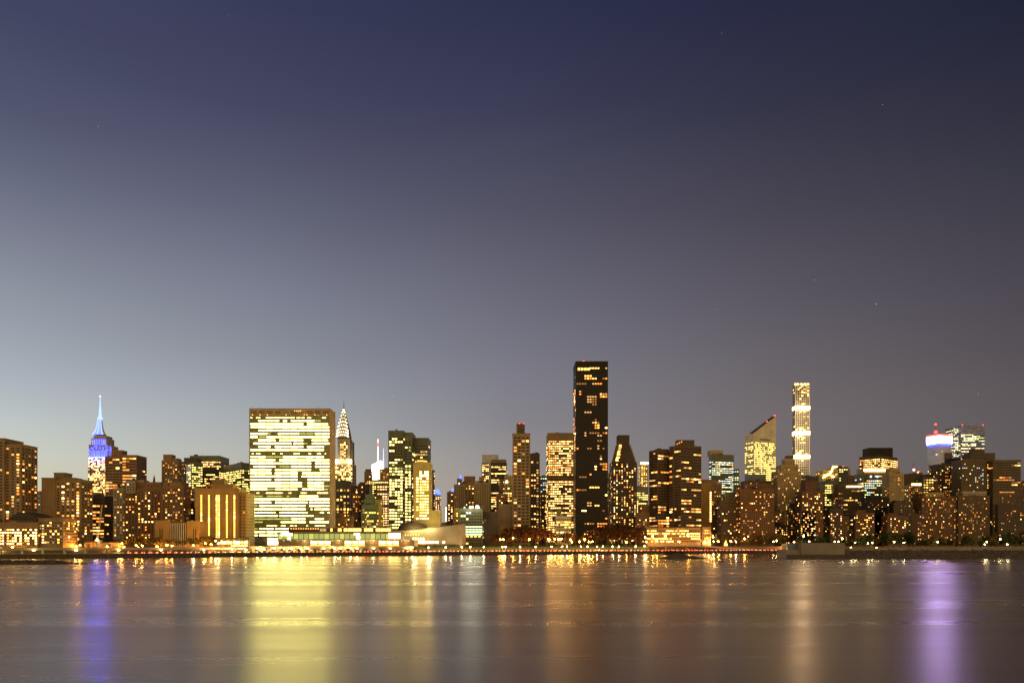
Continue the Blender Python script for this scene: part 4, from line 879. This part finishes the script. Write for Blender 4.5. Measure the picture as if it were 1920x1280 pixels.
deck('road_viaduct','concrete road viaduct on short piers at the left of the riverside road','viaduct',-60,462,25,38,8.2,1.3,40)
# rising ramp at the right
r_ = root('ramp', (X(1340,1010),1010,RZ), 'pale curved ramp rising to the left above the riverside road, under the lit podium', 'ramp')
prof = [(1222,1020.3),(1236,1019.2),(1270,1020),(1300,1021.3),(1330,1023.3),(1360,1025.5),(1400,1028),(1440,1030.2),(1472,1031.6)]
mb = MB(); mp = MB()
for (a, pa), (b, pb) in zip(prof, prof[1:]):
    ya, yb = on(a,27)[1], on(b,27)[1]; A, B_ = at(a,pa,ya), at(b,pb,yb)
    mb.hexa([(A.x,ya,A.z-1.8),(B_.x,yb,B_.z-1.8),(B_.x,yb+9,B_.z-1.8),(A.x,ya+9,A.z-1.8)],[(A.x,ya,A.z-.9),(B_.x,yb,B_.z-.9),(B_.x,yb+9,B_.z-.9),(A.x,ya+9,A.z-.9)])
    mp.hexa([(A.x,ya-.25,A.z-1.9),(B_.x,yb-.25,B_.z-1.9),(B_.x,yb-.01,B_.z-1.9),(A.x,ya-.01,A.z-1.9)],[(A.x,ya-.25,A.z+.2),(B_.x,yb-.25,B_.z+.2),(B_.x,yb-.01,B_.z+.2),(A.x,ya-.01,A.z+.2)])
mb.build('deck', CONC, r_); mp.build('parapet', WALL['pale'], r_)
for px, py in ((1250,1022),(1290,1023.5),(1325,1026),(1360,1028)):
    y = on(px,27)[1]; p = at(px,py,y); MB().box(p.x-.8,p.x+.8,y+3,y+5,RZ,p.z).build('pier', CONC, r_)

# lamps
def lamp_proto(nm, h, bulb, col, e, rb, arm=2.6):
    r = root(nm, (0,0,0), 'x', 'street lamp'); MB().bar((0,0,0),(0,0,h+.3),.11,r2=.07).bar((0,0,h+.3),(0,-arm,h+.6),.06).cyl(0,0,.25,.2,0,.6,8).build('post', WALL['dark'], r)
    hd = MB().cyl(0,-arm,.42,.12,h+.34,h+.75,8).build('hood', WALL['dark'], r); MB().ball(0,-arm,h,rb).build('bulb', EM[bulb], hd)
    l = light(r, (0,-arm-.9,h-.7), e, col, .35, 'lamp_light')
    index_kids(r); return r
LW = lamp_proto('street_lamp', 6.2, 'lampw', (1,.64,.24), 9000, .60)
LI = lamp_proto('street_lamp', 6.2, 'lampw', (1,.80,.45), 1100, .50)
LO = lamp_proto('street_lamp', 8.0, 'lampo', (1,.38,.06), 9500, .80)
used = {LW: 0, LO: 0, LI: 0}
def lamp(proto, loc, label, group=None, rot=0, s=1):
    if not used[proto]: used[proto] = 1; o = proto; o.location = loc; o['label'] = label
    else: o = copy_tree(proto, loc, label)
    o.scale = (1, 1, s)
    if group: o['group'] = group
    return o
G1 = 'white lamps along the embankment'
WPX = [(774,1026),(804,1025.6),(836,1025.4),(866,1025.2),(882,1025,),(907,1025),(942,1024.8),(948,1024.6),(975,1024.6),(1004,1024.4),(1034,1024.2),(1054,1024),(1063,1024),(1089,1024),(1101,1024),(1119,1024),(1130,1024),(1148,1024),(1160,1024),(1191,1023.6),(1208,1023.2)]
for i, (px, py) in enumerate(WPX):
    x, y = on(px, 22.5); z = Z(py, y); lamp(LW, (x,y,z-6.2), '%s lamp from the left in the white row in front of the grass bank' % ORD[i], G1)
G2 = 'orange and white lamps among the left trees'
for i, (px, py) in enumerate([(4,1029),(12,1031),(27,1025),(34,1027),(103,1022.5),(126,1022.5),(129,1027),(138,1027.5),(146,1024),(153,1021.5),(165,1025.5),(204,1024),(231,1018.5),(235,1025),(258,1022),(262,1024),(269,1022.5),(297,1024),(315,1021.5),(325,1022.5),(365,1020),(387,1018),(398,1020)]):
    x, y = on(px, 44 + (i*5) % 11); z = Z(py, y); lamp(LO if i % 5 else LW, (x,y,min(GZ,z-4)), '%s lamp from the left among the trees and walls at lower left' % ORD[i], G2, s=max(.35,(z-min(GZ,z-4))/8))
for i, (px, py) in enumerate([(406,1013.5),(412,1018),(462,1030),(437,1029),(497,1029),(534,1027.8),(566,1027.6),(629,1027),(658,1026.6)]):
    x, y = on(px, 22); z = Z(py, y); lamp(LW, (x,y,z-6.2), '%s white lamp from the left by the braced plaza deck' % ORD[i], 'white lamps by the plaza deck')
G3 = 'orange street lamps behind the embankment trees'
for i, (px, py) in enumerate([(938,1011),(944,1011),(962,1008),(992,1011),(1028,1010),(1030,1011),(1040,1010),(1047,1010.5),(1052,1010),(1069,1011),(1072,1015),(1086,1015),(1096,1011),(1104,1015),(1110,1015),(1174,1016),(1211,1015),(1231,1012.5)]):
    x, y = on(px, 55 + (i*7) % 12); z = Z(py, y); lamp(LO, (x,y,z-8), '%s orange street lamp from the left behind the white lamp row' % ORD[i], G3)
G4 = 'lamps over the ramp'
for i, (px, py) in enumerate([(1209,1007),(1223,1005),(1247,1004),(1254,1015),(1273,1015),(1289,1003),(1320,1015),(1328,1014.5),(1336,1006),(1337,1014.5),(1346,1014.5),(1369,1014.5),(1379,1015),(1395,1009.5),(1425,1025)]):
    x, y = on(px, 46 + (i*5) % 12); z = Z(py, y); lamp(LO if i % 3 else LW, (x,y,GZ-.1), '%s lamp from the left above the pale ramp' % ORD[i], G4, s=(z-GZ)/ (8 if i % 3 else 6.2))
# lit sign cone and dots behind the ramp
r_ = root('lit_tree', (*on(1361,60), GZ), 'small cone-shaped tree covered in orange lights above the pale ramp', 'lit tree')
x, y = on(1361,60); MB().cyl(x,y,.3,.3,GZ,GZ+2,6).build('trunk', WALL['dark'], r_); MB().cyl(x,y,2.6,.1,GZ+1,GZ+8.2,9).build('crown', EM['gold'], r_)

# cars on the riverside road
def car_proto():
    r = root('car', (0,0,0), 'car driving along the riverside road with its tail lights on', 'car', 'cars on the riverside road')
    mb = MB(); prof = [(-2.2,.35),(-2.25,.8),(-1.5,.92),(2.15,.95),(2.25,.45),(2.2,.35)]
    bd = mb.hexa([(x,-.88,z) for x,z in reversed(prof)],[(x,.88,z) for x,z in reversed(prof)]).build('body', WALL['grey'], r)
    cab = [(-1.0,.93),(-.35,1.45),(1.1,1.47),(1.85,.94)]
    MB().hexa([(x,-.74,z) for x,z in reversed(cab)],[(x,.74,z) for x,z in reversed(cab)]).build('cabin', GLASS, r)
    for x in (-1.35,1.4):
        for y in (-.9,.9):
            mb = MB(); c = [(x+.33*math.cos(t*math.pi/5),.34+.33*math.sin(t*math.pi/5)) for t in range(10)]
            mb.hexa([(a,y-.1,b) for a,b in c],[(a,y+.1,b) for a,b in c]).build('wheel', WALL['black'], r)
    for y in (-.66,.66):
        MB().box(1.6,2.33,min(y*.45,y*1.4),max(y*.45,y*1.4),.60,.90).build('tail_light', EM['tail'], bd); MB().box(-2.34,-2.14,y-.24,y+.24,.55,.78).build('headlight', EM['head'], bd)
    index_kids(r); return r
CP = car_proto(); cars = []
cn = 0; px = 236.
rc = random.Random(3)
while px < 1470:
    d = rc.choice((4.6, 11.8)); x, y = on(px, d); x2, y2 = on(px + 3, d); a = math.atan2(y2-y, x2-x)
    if cn == 0: CP.location = (x,y,RZ+.01); CP.rotation_euler[2] = a
    else: copy_tree(CP, (x,y,RZ+.01), rz=a)
    cn += 1; px += rc.uniform(5.2, 10) * (1.7 if px < 620 else 1)

# ------------------------------------------------------------------ trees
LEAF = {k: principled('leaf_' + k, c, rough=.8, noise=.5, nscale=.6, spec=.1) for k, c in (('rust', (.075,.036,.015)), ('green', (.04,.055,.02)), ('olive', (.13,.10,.03)))}
BARK = principled('bark', (.07,.05,.035), rough=.9)
def tree_mesh(seed, h, w, leaf, nleaf=620, ls=.75):
    q = random.Random(seed); t = MB(); t.bar((0,0,-.3),(0,0,h*.45),.32,n=7,r2=.2); lobes = []
    for i in range(9):
        a = q.uniform(0,6.28); rr = q.uniform(.15,.75)*w/2; z = h*q.uniform(.42,.86); e = (rr*math.cos(a), rr*math.sin(a), z)
        t.bar((0,0,h*q.uniform(.25,.42)), e, .13, n=5, r2=.04); lobes.append((Vector(e), q.uniform(.16,.30)*w))
    lobes.append((Vector((0,0,h*.86)), .2*w))
    c = MB()
    for i in range(nleaf):
        L_, r = q.choice(lobes); d = Vector((q.gauss(0,1),q.gauss(0,1),q.gauss(0,.8))).normalized() * r * q.uniform(.35,1.05)
        p = L_ + d; n = Vector((q.gauss(0,1),q.gauss(0,1),q.gauss(0,1))).normalized(); u = n.orthogonal().normalized(); v = n.cross(u); s = ls*q.uniform(.5,1.3)
        c.face([p-u*s, p-v*s*.6, p+u*s, p+v*s*.6])
    return t, c
PROT = {}
def tree_proto(kind, leaf, seed, h, w, n=620, ls=.75):
    r = root('tree', (0,0,0), 'x', 'tree'); t, c = tree_mesh(seed, h, w, leaf, n, ls); t.build('trunk', BARK, r); c.build('crown', LEAF[leaf], r); index_kids(r)
    PROT.setdefault(kind, []).append([r, False]); return r
for s in range(4): tree_proto('rust', 'rust', s, 15, 13)
for s in range(3): tree_proto('olive', 'olive', 20+s, 12, 10)
for s in range(3): tree_proto('green', 'green', 40+s, 13, 11)
def tree(kind, loc, hscale, label, group, rz):
    e = R.choice(PROT[kind])
    if not e[1]: e[1] = True; o = e[0]; o.location = loc; o['label'] = label
    else: o = copy_tree(e[0], loc, label)
    o.rotation_euler[2] = rz; o.scale = (hscale,)*3; o['group'] = group
def row(kind, spots, lab, group, dy):
    for i, (px, top) in enumerate(spots):
        x, y = on(px, dy + R.uniform(0, 14)); h = Z(top, y) - GZ; tree(kind, (x,y,GZ-.1), max(.3, h/15. if kind == 'rust' else h/12.5), lab % ORD[i], group, R.uniform(0,6.28))
row('olive', [(px, R.uniform(1003,1011)) for px in range(236,404,11)], '%s tree from the left in the orange-lit row below the fluted hall', 'orange-lit trees at lower left', 50)
row('rust', [(930,1000),(941,996),(951,989),(963,987),(975,985),(986,984),(998,985),(1010,987),(1022,988),(1031,992)], '%s tree from the left in the dark clump below the slim grid tower', 'dark clump of trees left of the pale cream office', 72)
row('rust', [(1042,1003),(1056,1001),(1066,996),(1080,1002),(1094,1004)], '%s tree from the left at the foot of the tall black slab', 'trees at the foot of the tall black slab', 72)
row('rust', [(1106,993),(1116,988),(1127,986),(1138,983),(1149,982),(1160,980),(1171,981),(1182,983),(1192,986),(1202,990),(1210,997)], '%s tree from the left in the dark clump below the tapering tower', 'dark clump of trees below the tapering tower', 74)
row('olive', [(1340,1004),(1356,1006),(1384,1002),(1405,1004),(1424,1000),(1440,1003),(1455,998),(1466,1000)], '%s tree from the left behind the lamps over the ramp', 'trees behind the ramp', 62)
# clipped hedge on top of the grass bank
h_ = root('hedge', (*on(990,43), GZ), 'long dark clipped hedge along the top of the grass bank', 'hedge')
mb = MB(); q = random.Random(5); xh0, xh1 = on(780,43)[0], on(1214,43)[0]
for i in range(5200):
    x = q.uniform(xh0,xh1); y = shoreY(x) + 43 + q.uniform(-.9,.9); z = GZ + q.uniform(0,2.6); n = Vector((q.gauss(0,1),q.gauss(0,1),q.gauss(0,1))).normalized(); u = n.orthogonal().normalized()*.45; v = n.cross(u)
    mb.face([(x-u.x,y-u.y,z-u.z),(x-v.x,y-v.y,z-v.z),(x+u.x,y+u.y,z+u.z),(x+v.x,y+v.y,z+v.z)])
mb.build('leaves', LEAF['green'], h_)

# ------------------------------------------------------------------ island tip at the right, rocks, crane, pavilion, dish
YI = 12.3 * F / 26.2
WI = principled('island_granite', (.22,.19,.165), rough=.8); RIP = principled('riprap', (.085,.07,.06), rough=.9, noise=.6, nscale=.7)
r_ = root('granite_memorial', (X(1530,YI),YI,0), 'pale grey granite wall block at the tip of the dark right-hand island', 'memorial wall')
MB().box(X(1502,YI),X(1584,YI),YI,YI+30,-2,Z(1017.2,YI)).build('wall', WI, r_)
MB().box(X(1475,YI+2),X(1501.9,YI+2),YI+2,YI+28,-2,Z(1029.8,YI)).build('low_wall', WI, r_)
MB().box(X(1476.5,YI+9),X(1499,YI+9),YI+9,YI+24,Z(1029.8,YI)+.01,Z(1018.5,YI)).build('recessed_wall', WALL['bluegrey'], r_)
MB().box(X(1499.5,YI+1.6),X(1501.9,YI+1.6),YI+1.6,YI+8,Z(1029.8,YI)+.01,Z(1017.4,YI)).build('pier', WI, r_)
for i in range(1, 8): x = X(1502+i*10.3,YI); MB().box(x-.06,x+.06,YI-.06,YI-.005,.5,Z(1018,YI)).build('joint', WALL['grey'], r_)
MB().box(X(1474,YI),X(1584.5,YI),YI-1.5,YI-.01,-2,3.4).build('footing', RIP, r_)
# riprap shore: rough sloping bank of stones
q = random.Random(11)
r_ = root('riprap_bank', (X(1760,YI),YI,0), 'dark boulder bank with a pale coping, running to the right edge', 'sea wall')
mb = MB(); nx, nz = 150, 6; xa, xb = X(1584.5,YI), X(2300,YI); grid = []
for j in range(nz+1):
    t = j/nz; grid.append([(xa+(xb-xa)*i/nx + q.uniform(-.7,.7)*(0<j<nz), YI-3+t*7+q.uniform(-.9,.9), -1+(Z(1029,YI)+1)*t+q.uniform(-.35,.35)) for i in range(nx+1)])
for j in range(nz):
    for i in range(nx): mb.face([grid[j][i],grid[j][i+1],grid[j+1][i+1],grid[j+1][i]])
mb.build('boulders', RIP, r_)
mb = MB(); mb.hexa([(xa,YI+3.2,Z(1029,YI)-1),(xb,YI+3.2,Z(1029,YI)-1),(xb,YI+6.5,Z(1029,YI)-1),(xa,YI+6.5,Z(1029,YI)-1)],[(xa,YI+3.2,Z(1027.4,YI)),(xb,YI+3.2,Z(1021.5,YI)),(xb,YI+6.5,Z(1021.5,YI)),(xa,YI+6.5,Z(1027.4,YI))]).build('coping', WI, r_)
zi = Z(1027.6,YI)
mb = MB(); mb.hexa([(X(1481,YI+30),YI+6.6,-2),(xb,YI+6.6,-2),(xb,YI+190,-2),(X(1500,YI+190),YI+190,-2)],[(X(1481,YI+30),YI+6.6,zi-.4),(xb,YI+6.6,zi-.4),(xb,YI+190,zi-.4),(X(1500,YI+190),YI+190,zi-.4)])
mb.build('island_ground', GRASS)['kind'] = 'structure'
spots = []
for i in range(36):
    px = 1492 + i*12.4 + R.uniform(-4,4); top = R.uniform(1000,1011) - (6 if 1620 < px < 1720 or px > 1850 else 0); spots.append((px, top))
for i, (px, top) in enumerate(spots):
    y = YI + R.uniform(36, 90) if px < 1590 else YI + R.uniform(14, 80); kind = 'green' if i % 3 else 'olive'
    tree(kind, (X(px,y), y, zi-.5), (Z(top,y)-zi)/13, '%s tree from the left in the dark tree line of the right-hand island' % ORD[i], 'tree line of the island', R.uniform(0,6.28))
for i, (px, py, k) in enumerate([(1449,1015,'w'),(1455,1013,'w'),(1472,1024.5,'o'),(1487,1015.5,'w'),(1515,1014.5,'w'),(1563,1015,'w'),(1570,1014.5,'w'),(1593,1024,'o'),(1601,1016.5,'w'),(1625,1015,'o'),(1633,1017,'w'),(1641,1024.5,'o'),(1674,1015.5,'w'),(1692,1017,'w'),(1755,1015.5,'w'),(1843,1017.5,'o'),(1847,1015,'w'),(1872,1010,'w'),(1885,1017.5,'o'),(1505,1004,'w'),(1577,1009,'w')]):
    y = YI + (10 if k == 'o' else 26); z = Z(py,y)
    if px < 1480: x, y = on(px, 40); z = Z(py,y); b0 = RZ
    else: x = X(px,y); b0 = min(zi-.4, z-3)
    lamp(LO if k == 'o' and px < 1500 else LI, (x,y,b0), '%s lamp from the left along the dark island shore' % ORD[i], 'lamps of the island', s=(z-b0)/(8 if k == 'o' else 6.2))
def rocks(nm, label, x0, x1, Y, hfun, seed, w=9, par=None, step=1.3):
    q = random.Random(seed); mb = MB(); x = x0
    while x < x1:
        t = (x-x0)/(x1-x0); h = hfun(t)
        for k in range(max(1, int(w/2.2))):
            r = q.uniform(.5,1.2)*max(.5, min(2., h*.7)); yy = Y + q.uniform(-w/2,w/2); zz = max(-.3, h*(1-abs(yy-Y)/(w/2+.5))*q.uniform(.5,1) - r*.4)
            n = 6; a0 = q.uniform(0,6); 
            ring = lambda rr, z: [(x+rr*math.cos(a0+2*math.pi*i/n)*q.uniform(.8,1.2), yy+rr*math.sin(a0+2*math.pi*i/n)*q.uniform(.8,1.2), z) for i in range(n)]
            mb.hexa(ring(r*1.15, -1), ring(r*.75, zz + r*.6))
        x += step
    return tag(mb.build(nm, RIP), label, 'rocks')
YR = 12.3*F/36.5
rocks('rock_jetty', 'low dark rock jetty tapering to the right at the lower left of the water', X(-120,YR), X(120,YR), YR, lambda t: 3.4-1.2*t, 1, 16)
rocks('rock_spit', 'thin line of wet black rocks continuing the jetty towards the blue reflection', X(118,YR+6), X(203,YR+6), YR+6, lambda t: 1.5-1.1*t, 2, 6)
# small rocky islet with scrub and a light pole
YT = 12.3*F/26.6
r_ = root('rock_islet', (X(1272,YT),YT,0), 'small dark rocky islet with scrub and a thin light pole, in front of the podium', 'islet')
def islh(t): return 5.2*math.exp(-((t-.36)/.22)**2) + 1.6*math.exp(-((t-.72)/.12)**2) + .3
q = random.Random(4); mb = MB(); xa, xb = X(1236,YT), X(1327,YT); nx, ny = 44, 10; gr = []
for j in range(ny+1):
    v = j/ny*2-1; gr.append([(xa+(xb-xa)*i/nx, YT+v*9, -1+(islh(i/nx)+1)*(1-v*v)+q.uniform(-.3,.3)*(1-abs(v))) for i in range(nx+1)])
for j in range(ny):
    for i in range(nx): mb.face([gr[j][i],gr[j][i+1],gr[j+1][i+1],gr[j+1][i]])
mb.build('rock', RIP, r_)
mb = MB()
for i in range(420):
    x = X(q.uniform(1246,1283),YT); z = q.uniform(3.3,6.6); y = YT+q.uniform(-4,4); n = Vector((q.gauss(0,1),q.gauss(0,1),q.gauss(0,1))).normalized(); u = n.orthogonal().normalized()*.5; v = n.cross(u); p = Vector((x,y,z)); mb.face([p-u,p-v,p+u,p+v])
mb.build('scrub', LEAF['green'], r_)
p = at(1272,1015,YT); MB().bar((p.x,p.y,4),(p.x,p.y,p.z),.1).ball(p.x,p.y,p.z,.3,1).build('light_pole', [WALL['dark'], EM['lampw']], r_)
p = at(1221.5,1030,YT+15); MB().box(p.x-.5,p.x+.5,p.y,p.y+1,-.5,p.z+2).build('post', WALL['dark'], r_)
YO = 12.3*F/25; rocks('rock_reef', 'tiny black reef barely above the water between the islet and the granite wall', X(1400,YO), X(1432,YO), YO, lambda t: .8, 9, 3)
r_ = root('buoy', (*at(437,1052,12.3*F/32).xy, 0), 'small black buoy floating left of the yellow-green reflection', 'buoy')
p = r_.location; MB().cyl(p.x,p.y,.7,.6,-.3,.9,10).bar((p.x,p.y,.9),(p.x,p.y,1.9),.12).cyl(p.x,p.y,.3,.3,1.7,2.2,8).build('float', WALL['black'], r_)
# crane and sheds
x, y = on(184,60); r_ = root('crane', (x,y,GZ), 'pale lattice crane boom leaning right in front of the blue-lit tower', 'crane')
b0, b1 = at(182.5,1011,y), at(191.5,946,y); MB().box(x-2.6,x+2.6,y-2,y+3,GZ,Z(1012,y)).build('cab', WALL['concrete'], r_)
mb = MB(); off = [(-.7,-.7),(.7,-.7),(.7,.7),(-.7,.7)]
for a, b in off: mb.bar(b0+Vector((a,b,0)), b1+Vector((a*.4,b*.4,0)), .16)
for k in range(16):
    t, t2 = k/16, (k+1)/16; p, q_ = b0.lerp(b1,t), b0.lerp(b1,t2); s = (-1)**k; mb.bar(p+Vector((-s*.7,-.7,0)), q_+Vector((s*.7*.8,-.7,0)), .09)
mb.build('boom', WALL['concrete'], r_)
p = at(182,1011,y-3); MB().ball(p.x,p.y,p.z,.7).build('work_lamp', EM['lampw'], r_); light(r_, p+Vector((1,-4,2)), 900, (1,.9,.7), .5, 'work_light')
def shed(label, a, b, t, m, d, rf='roof'):
    x0, y = on(a,d); x1 = X(b,y); r = root('shed', ((x0+x1)/2,y,GZ), label, 'shed'); MB().box(x0,x1,y,y+9,GZ-1,Z(t,y)).build('wall', WALL[m], r); MB().box(x0-.4,x1+.4,y-.5,y+9.5,Z(t,y)+.01,Z(t,y)+.5).build('roof', WALL[rf], r)
    MB().box(x0+(x1-x0)*.3,x0+(x1-x0)*.55,y-.06,y+.05,GZ,GZ+3).build('door', WALL['dark'], r)
shed('low tan shed left of the crane', 158,177,1016,'tan',58); shed('long low pale shed right of the crane', 190,222,1016.5,'tan',60); shed('dark-roofed low shed behind the pale shed', 211,232,1011,'dark',74)
# riverside pavilion
x0, y = on(406,52); x1 = X(469,y); r_ = root('pavilion', ((x0+x1)/2,y,GZ), 'round-cornered glass pavilion with two flat roofs, left foot of the huge slab', 'pavilion')
MB().box(x0+3,x1-3,y+3,y+16,GZ,Z(1012,y)).build('wall', WALL['brown'], r_)
mb = MB(); xc = (x0+x1)/2; n = 24
for ra, t, bt, nm in ((1.0,1010.3,1011.6,'roof'),(.55,1006.9,1008.2,'roof')):
    hw_ = (x1-x0)/2*ra; ring = lambda z: [(xc+4*(ra<1)+hw_*math.copysign(abs(math.cos(2*math.pi*i/n))**.6,math.cos(2*math.pi*i/n)), y+9+9*ra*math.copysign(abs(math.sin(2*math.pi*i/n))**.6,math.sin(2*math.pi*i/n)), z) for i in range(n)]
    MB().hexa(ring(Z(bt,y)),ring(Z(t,y))).build(nm, WALL['brown'], r_)
MB().box(xc-4,xc+14,y+6,y+14,Z(1010.2,y),Z(1008.3,y)).build('clerestory', WALL['green'], r_)
for i in range(17):
    a = x0+3.3+i*(x1-x0-6.8)/17; k = R.choice(['gold','gold','hot','dimgold','citron']); MB().box(a,a+1.6,y+2.8,y+3.1,Z(1019,y),Z(1014.3 if i%4 else 1013,y)).build('window', EM[k], r_)
    if i > 6: MB().box(a,a+1.7,y+.8,y+1.2,Z(1023.5,y),Z(1022,y)).build('window', EM['citron'], r_)
for i in range(7): a = x0+1+i*(x1-x0-2)/6; MB().bar((a,y+1,GZ),(a,y+1,Z(1011.7,y)),.14).build('column', WALL['pale'], r_)
# round dish beside the slab
x, y = on(485,60); y = 846; x = X(485,y); r_ = root('round_dish', (x,y,GZ), 'big grey round dish in front of the lower left corner of the huge slab', 'dish')
c = at(485,1011.5,y); mb = MB(); n = 22; rr = 11*y/F*.62
rg = lambda s, d: [(c.x+rr*s*1.25*math.cos(2*math.pi*i/n), c.y+d, c.z+rr*s*math.sin(2*math.pi*i/n)*1.05) for i in range(n)]
A_, B_, C_ = rg(1,-1.2), rg(.6,.6), rg(.15,1.1)
for a, b in ((A_,B_),(B_,C_)):
    for i in range(n): mb.face([a[i],a[(i+1)%n],b[(i+1)%n],b[i]])
mb.face(C_); mb.build('reflector', WALL['grey'], r_, smooth=False)
MB().bar((c.x,c.y+1.6,GZ),(c.x,c.y+1.6,c.z),.5).bar((c.x,c.y+1,c.z),(c.x,c.y-3,c.z),.12).build('mount', WALL['dark'], r_)
# stars
for i, (px, py, lb) in enumerate([(429,30,'faint star near the top of the sky, left of centre'),(184,237,'faint star high above the blue-lit spire'),(551,517,'faint star above the huge glowing slab'),(1353,62,'faint star near the top right of centre'),(1655,197,'faint star high in the upper right sky'),
   (1527,525,'faint star above the pencil-thin tower'),(1643,570,'brightest star, at mid height over the right-hand towers'),(1341,580,'faint star above the slant-topped tower'),(1834,738,'faint reddish star above the tall greenish office'),(737,742,'faint star over the twin dark glass blocks')]):
    p = at(px,py,26000); o = MB().ball(p.x,p.y,p.z,6 if i != 6 else 10,n=6,k=4).build('star', emis('starlight', (.8,.9,1), 1.6)); tag(o, lb, 'star')
